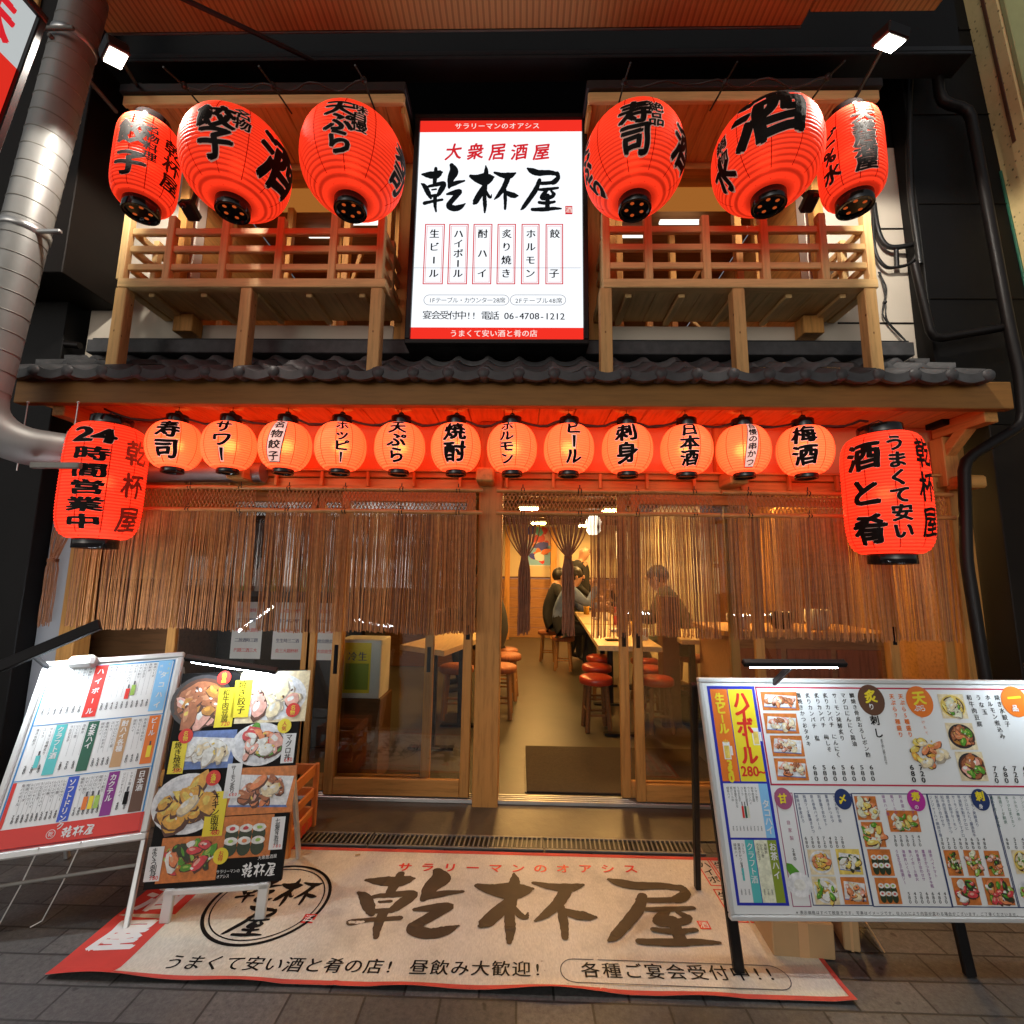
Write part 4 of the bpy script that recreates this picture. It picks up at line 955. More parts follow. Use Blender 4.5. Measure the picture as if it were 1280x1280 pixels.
    L = bpy.data.lights.new('bulb', 'POINT'); L.energy = bulb; L.color = (1, .62, .25) if kind == 'small' else (1, .45, .18); L.shadow_soft_size = .03
    lo = bpy.data.objects.new('bulb', L); col.objects.link(lo); lo.parent = T
    return T
YL = 2.47
small = [(219, 554, '寿司', -.30, 'sushi'), (287, 555, 'サワー', -.28, 'sour'), (357, 556, '名物餃子', -.30, 'gyoza'), (426, 557, 'ホッピー', .02, 'hoppy'), (500, 557, '天ぷら', -.14, 'tempura'), (570, 558, '焼酎', -.06, 'shochu'),
         (640, 560, 'ホルモン', -.22, 'offal'), (711, 561, 'ビール', .20, 'beer'), (784, 563, '刺身', -.02, 'sashimi'), (858, 564, '日本酒', .14, 'sake'), (929, 565, '自慢の串かつ', .42, 'kushikatsu'), (1006, 567, '梅酒', .02, 'plum wine')]
tops = []
for (px_, py_, tx, xo, en) in small:
    c = pt(px_, py_, YL); c.z = pt(640, 560, YL).z-.004 + (0 if True else 0); c.x = xat(px_, py_, YL)
    n = len(tx); Rm = .137; H = .258
    sz = {2: (.122, .106), 3: (.100, .080), 4: (.080, .060), 6: (.045, .040)}[n]
    span = {2: .105, 3: .148, 4: .168, 6: .19}[n]
    st = {'ew': .06}
    if n == 4 and tx[0] == '名': st = {'panel': .085, 'edge': False, 'drift': -.9, 'bold': 1}; sz = (.062, .048)
    if n == 6: st = {'panel': .06, 'edge': False, 'drift': -.9, 'bold': 1}; sz = (.044, .038)
    lantern('paper_lantern', 'small round orange paper lantern lettered %s (%s) in the eave row' % (tx, en), c, Rm, H, .056, 'small', [(tx, xo, span/2+.008, -span/2+.002, sz, st)], 2.0, 'small lanterns under the eave', bulb=.5, ringh=.030).rotation_euler = (rnd.uniform(-.03, .03), rnd.uniform(-.03, .03), 0)
    tops.append(c+Vector((0, 0, H/2+.03)))
# cable with sockets
mb = MB(); line = []
t0 = tops[0]+Vector((-.42, .0, .03)); seq = [t0]+tops+[tops[-1]+Vector((.33, -.03, .0))]
for a, b in zip(seq, seq[1:]):
    for k in range(8):
        t = k/8; p = a.lerp(b, t); p.z += .018-.045*math.sin(math.pi*t)+rnd.uniform(-.004, .004); p.y += .01*math.sin(5*t+a.x); line.append(p)
line.append(seq[-1]); mb.tube(line, .0065, 'cable', 6); mb.tube([p+Vector((0, .012, .004*math.sin(i*1.3))) for i, p in enumerate(line)], .0045, 'cable', 6)
for p in tops:
    mb.lathe([(.0001, 0), (.014, .002), (.02, .02), (.016, .04), (.006, .05), (.0001, .05)], p+Vector((0, 0, -.006)), 'cable', 12); mb.tube([p+Vector((0, 0, .04)), Vector((p.x, p.y, zs+.02))], .0015, 'cable', 5)
    mb.tube([p+Vector((-.02, 0, .02)), p+Vector((0, -.02, .034)), p+Vector((.022, 0, .022))], .005, 'cable', 5)
o = mb.build('lantern_cable'); tag(o, 'black festoon cable with sockets strung over the row of small lanterns', 'cable')
# two tall lanterns at the ends of the eave
c = pt(130, 603, 2.36)
lantern('paper_lantern', 'tall red lantern lettered 24時間営業中 (open 24 hours) beside the metal duct', c, .175, .60, .095, 'mid',
        [('時間営業中', -.36, .115, -.225, (.150, .074), {'ew': .045}), ('2', -.60, .215, .215, (.19, .105), {'ew': .06}), ('4', -.14, .215, .215, (.19, .105), {'ew': .06}), ('乾杯屋', .66, .15, -.20, (.12, .14), {'edge': False, 'ink': 'lan_red_ink', 'bold': 1})], 5, 'tall lanterns at the eave ends', bulb=2.0, ringh=.055)
c = pt(1107, 618, 2.33)
lantern('paper_lantern', 'tall red lantern lettered うまくて安い酒と肴 by the wooden eave brace', c, .18, .60, .10, 'mid',
        [('酒と肴', -.42, .17, -.19, (.155, .145), {'ew': .05}), ('うまくて安い', .30, .22, -.20, (.085, .082), {'ew': .06}), ('乾杯屋', .85, .17, -.16, (.10, .15), {'edge': False, 'bold': 1})], 5, 'tall lanterns at the eave ends', bulb=2.0, ringh=.055)
# big lanterns hung before the balconies
YK = 2.02
big = [
 ((184, 209), .136, .42, 4.5, 'big red cylindrical lantern lettered 名物料理 餃子 near the metal duct', [('餃 子', -.50, .06, -.10, (.14, .13), {'ew': .05}), ('名物料理', .02, .11, -.04, (.058, .048), {'edge': False, 'bold': 1}), ('乾杯屋', .68, .07, -.11, (.10, .09), {'edge': False, 'bold': 1})]),
 ((297, 208), .245, .415, 2.2, 'big round red lantern lettered 名物餃子 with 酒 at its side', [('餃子', -.42, .018, -.095, (.165, .125), {}), ('名物', .0, .075, .015, (.075, .062), {'bold': 1}), ('酒', .74, -.035, -.035, (.24, .25), {'ew': .05})]),
 ((442, 206), .247, .415, 2.2, 'big round red lantern lettered 味自慢 天ぷら against the lit shop sign', [('天ぷら', -.30, .048, -.105, (.135, .09), {}), ('味自慢', .05, .066, -.03, (.07, .053), {'bold': 1}), ('寿司', .90, .0, -.10, (.15, .11), {})]),
 ((792, 204), .240, .415, 2.2, 'big round red lantern lettered 絶品寿司 next to the lit shop sign', [('寿司', .05, .022, -.095, (.15, .125), {}), ('絶品', .42, .045, -.02, (.075, .064), {'bold': 1}), ('天ぷら', -.93, .03, -.15, (.11, .10), {}), ('酒', .94, -.06, -.06, (.17, .17), {})]),
 ((957, 199), .245, .415, 2.2, 'big round red lantern with one huge 酒 character on its shoulder', [('酒', .12, .02, .02, (.32, .265), {'ew': .05}), ('鍋物', -.72, .01, -.06, (.07, .07), {'bold': 1}), ('水', -.80, -.115, -.115, (.14, .13), {})]),
 ((1063, 200), .136, .42, 4.5, 'big red cylindrical lantern lettered 大衆居酒屋 near the black cables', [('大衆居酒屋', .45, .10, -.14, (.098, .066), {}), ('ビ%水', -.55, .06, -.12, (.085, .09), {'ew': .05})]),
]
for (pp, Rm, H, squ, lab, tx) in big:
    lantern('paper_lantern', lab, pt(pp[0], pp[1], YK), Rm, H, .078, 'red', tx, squ, 'big red lanterns before the balconies', bulb=.8, holes=True, ringh=.058, seams=11)
for (pa, pb) in ((195, 440), (790, 1062)):
    mb = MB(); a = pt(pa, 150, YK); b = pt(pb, 135, YK); zq = zrf0-.035; pts = []
    n = 24
    for k in range(n+1):
        x = a.x+(b.x-a.x)*k/n; pts.append((x, YK+.14+.02*math.sin(k), zq-.02*abs(math.sin(k*math.pi/8))+rnd.uniform(-.004, .004)))
    mb.tube(pts, .006, 'cable', 6)
    for k in (0, n//2, n): mb.tube([pts[k], (pts[k][0], YBt+.05, zrf0)], .005, 'cable', 5); mb.tube([pts[k], (pts[k][0], YK, zq-.06)], .005, 'cable', 5); mb.sphere(pts[k], .018, 'cable', 8)
    o = mb.build('lantern_cable'); tag(o, 'black cable strung over the big lanterns %s' % ('for tempura and gyoza' if pa < 600 else 'marked with the huge sake character'), 'cable')

# ================================================================== FLOODLIGHTS
def flood(px_, py_, Y_, root_px, label, aim, watts):
    p = pt(px_, py_, Y_); T = thing('floodlight', label, 'floodlight', p); d = (Vector(aim)-p).normalized()
    ex = d.cross(Vector((0, 0, 1))).normalized(); ey = ex.cross(d)
    mb = MB(); mb.obox(p-d*.035, ex, ey, d, .12, .085, .05, 'black_paint', .006); mb.build('housing', T)
    mb = MB(); mb.obox(p-d*.007, ex, ey, d, .095, .065, .006, 'flood_lens', .001); mb.build('lens', T)
    a = pt(*root_px, YBt-.01); mb = MB(); mb.bar(a, p-d*.05, .016, .016, 'black_paint', Vector((.3, 0, 1))); mb.obox(a, Vector((1, 0, 0)), Vector((0, 1, 0)), Vector((0, 0, 1)), .07, .03, .02, 'black_paint'); mb.build('arm', T)
    L = bpy.data.lights.new('flood', 'SPOT'); L.energy = watts; L.spot_size = R(176); L.spot_blend = .15; L.color = (1, .93, .82); L.shadow_soft_size = .04
    lo = bpy.data.objects.new('flood_beam', L); col.objects.link(lo); lo.parent = T; lo.location = d*.02; lo.rotation_euler = d.to_track_quat('-Z', 'Y').to_euler()
flood(145, 75, 1.80, (172, 108), 'lit floodlight on an arm above the cylindrical gyoza lantern', (-1.45, 2.45, .8), 75)
flood(1112, 57, 1.80, (1066, 128), 'lit floodlight on an arm above the lantern lettered 大衆居酒屋', (1.45, 2.45, .8), 75)

# ================================================================== ROPE CURTAINS
YC = 2.585
zp1, zp2, zb_ = zat(613, YC, 640), zat(641, YC, 640), zat(793, YC, 640)
def curtain(pa, pb, label, bundles=(), start=None, dens=.0080, seed=1):
    r = random.Random(seed); x0, x1 = xat(pa, 640, YC), xat(pb, 640, YC)
    T = thing('rope_curtain', label, 'rope curtain', ((x0+x1)/2, YC, zb_), 'rope curtains before the doors')
    for z_ in (zp1, zp2):
        mb = MB(); n = 10; mb.tube([(x0-.03+(x1-x0+.06)*k/n, YC+r.uniform(-.002, .002), z_+r.uniform(-.002, .002)) for k in range(n+1)], [.0115+(.0015 if k % 3 == 0 else 0) for k in range(n+1)], 'bamboo', 10)
        for k in range(4):
            x = x0+(x1-x0)*(.1+.27*k)
            for e in (-.008, .008): mb.tube([(x+e, YC-.014, z_), (x+e, YC, z_+.014), (x+e, YC+.014, z_), (x+e, YC, z_-.014), (x+e, YC-.014, z_)], .003, 'tie', 5)
            mb.tube([(x, YC, z_+.012), (x, YC, z_+.035)], .003, 'tie', 5)
        mb.build('bamboo_pole', T)
    # knotted diamond netting between the poles
    mb = MB(); p_ = .0225; n = int((x1-x0)/p_); H = zp1-zp2; rowsn = 6
    for i in range(-rowsn, n+rowsn):
        for s in (1, -1):
            pts = []
            for k in range(rowsn+1):
                x = x0+i*p_+s*k*p_*.5+(0 if s > 0 else 0); z_ = zp1-H*k/rowsn
                if x0 <= x <= x1: pts.append((x, YC+.004*s*(1 if k % 2 else -1), z_))
            if len(pts) > 1: mb.tube(pts, .0027, 'rope', 4, False, False)
    for i in range(n):
        for k in range(1, rowsn):
            x = x0+i*p_+(k % 2)*p_*.5; mb.add([(x-.0045, YC-.006, zp1-H*k/rowsn), (x, YC-.006, zp1-H*k/rowsn+.005), (x+.0045, YC-.006, zp1-H*k/rowsn), (x, YC-.006, zp1-H*k/rowsn-.005)], [(0, 1, 2, 3)], 'rope')
    mb.build('netting', T)
    mb = MB(); xs = start if start is not None else x0; x = xs
    ph = r.uniform(0, 6)
    while x < x1:
        sw = .006*math.sin(x*7+ph)+.003*math.sin(x*23+ph); n = 9; pts = []
        a = r.uniform(-.002, .002); b = r.uniform(-.0045, .0045); yo = r.uniform(-.012, .012); zz = zb_+r.uniform(-.008, .006)+.006*math.sin(x*9+ph)
        for k in range(n+1):
            t = k/n; pts.append((x+a*(1-t)+(b+sw)*t*t+.0007*math.sin(t*25+x*90), YC+yo*t*(2-t)+.004*math.sin(x*11), zp2+(zz-zp2)*t))
        mb.tube(pts, [.0022+.0006*(k % 2) for k in range(n+1)], r.choice(['rope', 'rope', 'rope', 'rope_pale', 'rope_dark']), 4, False, True)
        x += dens*r.choice([.85, .95, 1, 1, 1.05, 1.15, 1.8 if r.random() < .3 else 1.0])
    mb.build('rope_strands', T)
    for (qa, qb, qc, zq) in bundles:
        a, b, c = (xat(q, 660, YC) for q in (qa, qb, qc)); zk = zat(zq, YC); m = 22; mb = MB()
        for i in range(m):
            t0_ = i/(m-1); xa = a+(b-a)*t0_; e = (t0_-.5); yo = r.uniform(-.014, .014); pts = []
            for k in range(11):
                t = k/10; xx = xa+(c+e*.03-xa)*(t**.62); pts.append((xx+e*.05*math.sin(math.pi*t)*(1 if i % 3 else 1.6), YC+yo*t, zp2+(zk-zp2)*t))
            for k in range(1, 7): pts.append((c+e*.062+.002*math.sin(k*2+i), YC+yo, zk+(zb_+.01+r.uniform(-.02, .02)-zk)*k/6))
            mb.tube(pts, .0034, 'rope_dark', 4, False, True)
        for k in range(3): mb.tube([(c-.018, YC-.014, zk-.004-k*.007), (c+.018, YC-.014, zk-.004-k*.007), (c+.02, YC+.014, zk-.004-k*.007), (c-.02, YC+.014, zk-.004-k*.007), (c-.018, YC-.014, zk-.004-k*.007)], .0035, 'rope_dark', 5)
        mb.build('tied_bundle', T)
curtain(83, 320, 'brown rope curtain behind the tall lantern lettered 24時間営業中', bundles=[(84, 92, 72, 706)], start=xat(100, 640, YC), seed=2, dens=.0046)
curtain(333, 596, 'brown rope curtain between the centre post and the duct side curtain', seed=3, dens=.0048)
curtain(627, 893, 'brown rope curtain with two tied bundles hanging in the open doorway', bundles=[(628, 674, 656, 696), (680, 738, 710, 694)], start=xat(738, 640, YC), seed=4, dens=.0062)
curtain(910, 1186, 'brown rope curtain behind the tall lantern lettered 酒と肴', seed=5, dens=.0054)

# ================================================================== STREET BANNER MAT
zm = .006
Pm = [gz(49, 1226, zm), gz(1068, 1248, zm), gz(872, 1067, zm), gz(345, 1063, zm)]
mx0, mx1, my0, my1 = (Pm[0].x), (Pm[1].x), (Pm[0].y+Pm[1].y)/2, (Pm[2].y+Pm[3].y)/2
S = Sheet((mx0, my0, zm), (1, 0, 0), (0, 1, 0)); W, H = mx1-mx0, my1-my0
def mz(a, b):
    e = max(0, 1-b/.06); w_ = .5+.5*math.sin(a*9)*math.sin(a*4.3+1); z_ = .016*e*e*max(0, w_-.35)*1.6
    return z_+.0012*math.sin(a*5)*math.sin(b*9)+.0012+.0028*math.exp(-((b-.255-.01*math.sin(a*3))/.006)**2)+.002*math.exp(-((a-.9-.05*b)/.008)**2)+.002*math.exp(-((a-1.72+.04*b)/.008)**2)
PM = lambda a, b, h=0.0: S.O+Vector((a, b, mz(a, b)+h))
S.P = PM
mb = MB(); nx, ny = 150, 44
mb.add([PM(W*i/nx, H*j/ny) for j in range(ny+1) for i in range(nx+1)], [(j*(nx+1)+i, j*(nx+1)+i+1, (j+1)*(nx+1)+i+1, (j+1)*(nx+1)+i) for j in range(ny) for i in range(nx)], 'mat_cloth', True)
def strip_px(a0, b0, a1, b1, m, h=.0008, n=40):
    vs = []
    for k in range(n+1):
        t = k/n; a = a0+(a1-a0)*t; vs += [PM(a, b0, h), PM(a, b1, h)]
    mb.add(vs, [(2*k, 2*k+2, 2*k+3, 2*k+1) for k in range(n)], m)
ra, _ = S.uv(134, 1227)
for k in range(20): strip_px(0, H*k/20, ra, H*(k+1)/20, 'mat_red', .0008, 8)
strip_px(ra, 0, W, .016, 'mat_redline', .0008, 160); strip_px(ra, H-.022, W, H, 'mat_redline')
for k in range(12): strip_px(W-.016, H*k/12, W, H*(k+1)/12, 'mat_redline', .001, 2)
for k, ch in enumerate('居酒屋'): ink(mb, ch, ra*.5, H*(.76-.26*k), .15, .15, PM, 'white_print', BOLD2, h=.0012, slope=.08, wob=.02)
ku = S.px(640, 1140)
# logo: 435..875 px wide
ua, ub_ = S.uv(436, 1140)[0], S.uv(878, 1140)[0]; vt, vb = S.uv(640, 1092)[1], S.uv(640, 1180)[1]
strokes(mb, LOGO, PM, lambda x, y: (ua+(ub_-ua)*(x-98)/(1114-98), vt+(vb-vt)*(y-214)/(557-214)), 'ink_fade', .0012)
S.text(mb, 'サラリーマンのオアシス', (506, 1085), (788, 1087), (.062, .062), 'p_red', h=.0012, offs=BOLD)
kb = .062
S.text(mb, 'うまくて安い酒と肴の店!', (218, 1204), (487, 1209), (kb, kb), 'ink', h=.0012, offs=SEMI)
S.text(mb, '昼飲み大歓迎!', (524, 1210), (672, 1213), (kb, kb), 'ink', h=.0012, offs=SEMI)
S.text(mb, '各種ご宴会受付中!!', (738, 1214), (962, 1218), (kb, kb), 'ink', h=.0012, offs=SEMI)
aa, bb_ = S.uv(700, 1213); ac, _ = S.uv(985, 1220); rr_ = .047; vs = []
for q in (0, .003):
    for k in range(24):
        an = math.pi/2+math.pi*k/11 if k < 12 else -math.pi/2+math.pi*(k-12)/11; cx_ = aa+rr_ if k < 12 else ac-rr_; vs.append(PM(cx_+(rr_-q)*math.cos(an), bb_-.003+(rr_-q)*math.sin(an), .0012))
mb.add(vs, [(k, (k+1) % 24, 24+(k+1) % 24, 24+k) for k in range(24)], 'grey_ink')
for (q, r_) in ((.222, .012), (.198, .005)):
    a, b = S.uv(337, 1127); vs = [PM(a+p*math.cos(2*math.pi*k/60), b+p*math.sin(2*math.pi*k/60), .0012) for p in (q, q-r_) for k in range(60)]
    mb.add(vs, [(k, (k+1) % 60, 60+(k+1) % 60, 60+k) for k in range(60)], 'ink')
a, b = S.uv(337, 1127)
def fl(x, y, ox, oy, cx, cy): return a+ox+(x-cx)*.00047, b+oy-(y-cy)*.00047
strokes(mb, [LOGO[0]], PM, lambda x, y: fl(x, y, -.075, .065, 255, 385), 'ink', .0013); strokes(mb, [LOGO[1]], PM, lambda x, y: fl(x, y, .085, .055, 630, 385), 'ink', .0013); strokes(mb, [LOGO[2]], PM, lambda x, y: fl(x, y, -.01, -.10, 965, 385), 'ink', .0013)
for (p_, w_) in (((386, 1149), .022), ((880, 1157), .02)):
    a_, b_ = S.uv(*p_); mb.quad(PM(a_-w_, b_-w_, .0013), PM(a_+w_, b_-w_, .0013), PM(a_+w_, b_+w_, .0013), PM(a_-w_, b_+w_, .0013), 'p_red'); ink(mb, '酒', a_, b_, .034, .034, PM, 'white_print', SEMI, h=.0018)
a_, b_ = S.uv(868, 1075); wd = (W-a_-.03)/3
for k in range(3):
    for j in range(2):
        x = a_+k*wd; y = b_-j*.20
        for (x0, y0, x1, y1) in ((x, y, x+wd*.9, y-.005), (x, y-.18, x+wd*.9, y-.175), (x, y, x+.005, y-.18), (x+wd*.9-.005, y, x+wd*.9, y-.18)): mb.quad(PM(x0, y1, .0013), PM(x1, y1, .0013), PM(x1, y0, .0013), PM(x0, y0, .0013), 'p_red')
        for i, ch in enumerate(('ハイボ', '生ビル', '酎ハイ')[(k+j) % 3]): ink(mb, ch, x+wd*.45, y-.04-i*.05, .05, .05, PM, 'ink', SEMI, h=.0013)
o = mb.build('banner_mat'); tag(o, 'cream and red cloth banner with brush lettering spread on the street paving', 'banner')
# drain grating strips
T0 = None; yg0, yg1 = gz(640, 1064).y, ya-.002
xs_ = [xat(q, 1055, 2.36) for q in (350, 462, 680, 880)]
lbls = ('drain grating beside the black food board', 'drain grating in the middle of the shop front', 'drain grating next to the black stand legs')
for k in range(3):
    x0, x1 = xs_[k]+.004, xs_[k+1]-.004; mb = MB()
    mb.box(x0, x1, yg0, yg0+.012, .001, .010, 'iron_grey'); mb.box(x0, x1, yg1-.012, yg1, .001, .010, 'iron_grey'); mb.box(x0, x1, yg0+.013, yg1-.013, .001, .003, 'black_paint')
    n = int((x1-x0)/.022)
    for i in range(n):
        x = x0+(x1-x0)*(i+.5)/n; mb.bar((x, yg0+.013, .008), (x+.006, yg1-.013, .008), .008, .006, 'iron_grey', Vector((0, 0, 1)))
    o = mb.build('drain_grating'); tag(o, 'iron slotted '+lbls[k], 'grating', 'drain gratings along the shop front')

# ================================================================== MENU BOARDS
WORDS = ['炙りカンパチ', 'サーモン発酵炙り', 'マグロにんにく醤油', '藁焼きかつおタタキ', '鯛焼き骨皮おろし', 'レモンサワー', 'ウーロンハイ', '緑茶ハイ', '梅酒ソーダ', 'カシスオレンジ', 'ジンジャーハイ', '瓶ビール中', 'トマト割り', '芋焼酎水割', '角ハイボール', 'コーラ', 'ホルモン煮込み', '和牛肉豆腐', '焼き水餃子', 'うなぎ玉子', '刺身盛り合わせ', '本マグロ', '海鮮丼', 'いくら巻', '鉄火巻']
PRICES = ['680', '580', '480', '380', '280', '720', '520', '430']
def menu_lines(S, mb, top_l, top_r, bot_l, n, size, m='ink', price=None, pm='ink', seed=0, lens=(5, 9), frac=1.0):
    """vertical lines of small lettering between two photo points; price row below"""
    r = random.Random(seed); a0, b0 = S.uv(*top_l); a1, b1 = S.uv(*top_r); _, bb = S.uv(*bot_l)
    for k in range(n):
        t = (k+.5)/n; a = a0+(a1-a0)*t; b = b0+(b1-b0)*t; wd = r.choice(WORDS); L = min(len(wd), int((b-bb)*frac/size))
        for i, ch in enumerate(wd[:max(1, L)]):
            bb2 = b-(i+.5)*size
            if ch == 'ー': S.rectm(mb, a-size*.05, bb2+size*.34, a+size*.05, bb2-size*.34, m, .0012)
            else: ink(mb, ch, a, bb2, size*.95, size*.95, S.P, m, h=.0012)
    if price:
        pa, pb2, py0 = price
        for k in range(n):
            t = (k+.5)/n; x, y = pa[0]+(pb2[0]-pa[0])*t, pa[1]+(pb2[1]-pa[1])*t; a, b = S.uv(x, y)
            for i, ch in enumerate(r.choice(PRICES)): ink(mb, ch, a, b-i*py0*.62, py0, py0*.8, S.P, pm, SEMI if py0 > .012 else ((0, 0),), h=.0012)
LITE = dict(meat='meat2', salmon='salmon2', tuna='pinkmeat', fried='gold', gold='gold2', nori='leaf', leaf='lime', broth='fried', dough='rice', pinkmeat='rice', lime='cabbage')  # lighter tone of each food for its drawn highlight
def food(S, mb, p, q, kind, seed, h=.0008):
    """printed food photograph between photo corners p (top) and q (bottom)"""
    r = random.Random(seed); a0, b1 = S.uv(*p); a1, b0 = S.uv(*q); w_, h_ = a1-a0, b1-b0; cx, cy = (a0+a1)/2, (b0+b1)/2
    K = dict(tray=('board', 'plate', ['salmon', 'pinkmeat', 'meat', 'dough'], 'rect'), pot=('dough', 'slate', ['broth', 'meat', 'meat', 'salmon', 'leaf'], 'bowl'), hotpot=('dough', 'slate', ['meat', 'meat', 'board', 'pinkmeat', 'leaf'], 'bowl'),
             egg=('dough', 'gold', ['dough', 'gold', 'gold', 'cabbage', 'leaf'], 'bowl'), soup=('dough', 'plate', ['gold', 'gold', 'fried', 'rice', 'leaf'], 'bowl'), rice=('dough', 'plate', ['gold', 'gold', 'fried', 'salmon'], 'bowl'),
             onigiri=('gold', 'plate', ['rice', 'nori', 'rice', 'nori', 'rice', 'gold'], 'rect'), sushi=('board', 'board', ['rice', 'salmon', 'leaf', 'cabbage', 'gold'], 'none'), roll=('board', 'leaf', ['nori', 'nori', 'rice', 'rice', 'salmon'], 'roll'),
             sashimi=('board', 'board', ['leaf', 'lime', 'tuna', 'salmon', 'rice', 'nori', 'tuna'], 'none'), salad=('board', 'board', ['lime', 'leaf', 'cabbage', 'pinkmeat', 'nori', 'salmon'], 'none'), fried=(None, 'plate', ['fried', 'fried', 'gold', 'fried', 'dough'], 'bowl'),
             gyoza=('dough', 'plate', ['dough', 'rice', 'dough', 'pinkmeat'], 'bowl'), dumpling=('bluerim', 'plate', ['dough', 'rice', 'rice', 'dough'], 'rect'), don=(None, 'plate', ['leaf', 'lime', 'salmon', 'tuna', 'pinkmeat', 'rice'], 'bowl'), beefpot=(None, 'slate', ['meat', 'meat', 'pinkmeat', 'meat', 'broth'], 'bowl'), tempura=(None, 'dough', ['gold', 'fried', 'salmon', 'gold', 'dough'], 'none'))
    bgm, pl, pal, shp = K[kind]
    if bgm: S.rectm(mb, a0, b1, a1, b0, 'f_'+bgm, h)
    if shp == 'bowl':
        S.discm(mb, cx, cy, w_*.48, h_*.46, 'f_'+pl, h+.0003, 26); S.discm(mb, cx, cy, w_*.42, h_*.40, 'f_'+('ceram' if pl == 'plate' else 'sauce'), h+.0005, 24)
        if kind in ('pot', 'hotpot', 'egg', 'soup', 'rice', 'beefpot'): S.discm(mb, cx, cy-h_*.01, w_*.38, h_*.35, 'f_'+pal[0], h+.0006, 24, 0, .05, r)
    elif shp == 'rect': mb.quad(S.P(cx-w_*.46, cy-h_*.28, h+.0003), S.P(cx+w_*.40, cy-h_*.34, h+.0003), S.P(cx+w_*.47, cy+h_*.27, h+.0003), S.P(cx-w_*.38, cy+h_*.36, h+.0003), 'f_'+pl); mb.quad(S.P(cx-w_*.46, cy-h_*.32, h+.0002), S.P(cx+w_*.42, cy-h_*.39, h+.0002), S.P(cx+w_*.40, cy-h_*.33, h+.0002), S.P(cx-w_*.46, cy-h_*.27, h+.0002), 'f_bluerim')
    n = 26 if shp != 'roll' else 5
    sx = {'bowl': .33, 'none': .42}.get(shp, .36); sy = {'bowl': .29, 'none': .40}.get(shp, .20)
    if shp == 'roll':
        for i in range(6):
            x = cx+w_*(-.28+.26*(i % 3)); y = cy+h_*(.16-.30*(i//3)); S.discm(mb, x, y-h_*.12, w_*.13, h_*.2, 'f_nori', h+.0006+i*.0002, 14); S.discm(mb, x, y+h_*.04, w_*.13, h_*.10, 'f_rice', h+.0007+i*.0002, 14, 0, .06, r); S.discm(mb, x, y+h_*.04, w_*.055, h_*.045, 'f_'+r.choice(['tuna', 'salmon', 'lime']), h+.0008+i*.0002, 8, 0, .2, r)
        return
    for i in range(n):
        an = r.uniform(0, 6.28); q_ = math.sqrt(r.random()); x = cx+w_*sx*q_*math.cos(an); y = cy+h_*sy*q_*math.sin(an); s_ = min(w_, h_)*r.uniform(.08, .18); ra_, rb_, ro_ = s_*r.uniform(1, 1.6), s_*r.uniform(.55, .95), r.uniform(0, 3.1); pm_ = pal[min(len(pal)-1, int(i/n*len(pal)+r.uniform(-.8, .8)) % len(pal))]
        S.discm(mb, x+s_*.10, y-s_*.16, ra_*1.06, rb_*1.08, 'f_sauce' if pm_ not in ('rice', 'dough', 'cabbage') else 'f_shade', h+.0010+i*.00006, 10, ro_, .16, r)  # dark offset disc: shade drawn into the printed food, whatever its colour name
        S.discm(mb, x, y, ra_, rb_, 'f_'+pm_, h+.00103+i*.00006, 10, ro_, .18, r); S.discm(mb, x-ra_*.2, y+rb_*.25, ra_*.45, rb_*.38, 'f_'+LITE.get(pm_, pm_), h+.00105+i*.00006, 8, ro_, .2, r)  # the piece itself, then a lighter disc as its painted highlight
    for i in range(10):     # glints and dark crumbs printed in the picture
        an = r.uniform(0, 6.28); q_ = math.sqrt(r.random()); x = cx+w_*sx*q_*math.cos(an); y = cy+h_*sy*q_*math.sin(an); s_ = min(w_, h_)*r.uniform(.012, .03)
        S.discm(mb, x, y, s_*1.6, s_, 'f_'+r.choice(['rice', 'sauce', 'gold']), h+.0028+i*.00003, 7, r.uniform(0, 3), .2, r)
def board_body(S, T, mb, edge, fm, th=.022, name='panel'):
    W, H = S.W, S.H
    mb2 = MB()
    for (a0, a1, b0, b1) in ((-edge, W+edge, -edge, -.0005), (-edge, W+edge, H+.0005, H+edge), (-edge, -.0005, 0, H), (W+.0005, W+edge, 0, H)):
        mb2.obox(S.P((a0+a1)/2, (b0+b1)/2, -.004), S.ex, S.ey, S.n, a1-a0, b1-b0, th, fm)
    mb2.build('board_frame', T)
    mb.obox(S.P(W/2, H/2, -.006), S.ex, S.ey, S.n, W-.001, H-.001, .0115, 'white_board', .0005)
def led(S, T, pa, pb, lift, m, fw_=.03, hm='black_paint', out=.13, inward=False):
    """LED bar held out in front of the board's top edge"""
    a = S.uv(*pa); b = S.uv(*pb); A = S.P(a[0], a[1], out); Bq = S.P(b[0], b[1], out); d = (Bq-A).normalized(); mid = (A+Bq)/2
    dn = (S.P(0, 0, -.9)-S.P(0, 1.2, 0)).normalized(); dn = (dn-d*dn.dot(d)).normalized(); sd = d.cross(dn)
    if inward:
        up_ = S.n.cross(d).normalized()
        mb = MB(); mb.obox(mid, d, up_, S.n, (Bq-A).length+.05, fw_, .018, hm, .003); mb.build('lamp_housing', T)
        mb = MB(); mb.obox(mid-S.n*.016, d, up_, S.n, (Bq-A).length, .016, .008, m, .001); mb.build('lamp_tube', T)
    else:
        mb = MB(); mb.obox(mid, d, sd, dn, (Bq-A).length+.05, fw_, .018, hm, .003); mb.build('lamp_housing', T)
        mb = MB(); mb.obox(mid+dn*.013, d, sd, dn, (Bq-A).length, fw_*.5, .008, m, .001); mb.build('lamp_tube', T)
    top = S.P((a[0]+b[0])/2, S.H+.0, .0); mb = MB(); mb.bar(mid-dn*.004, top, .02, .012, hm, S.ex); mb.build('lamp_arm', T)

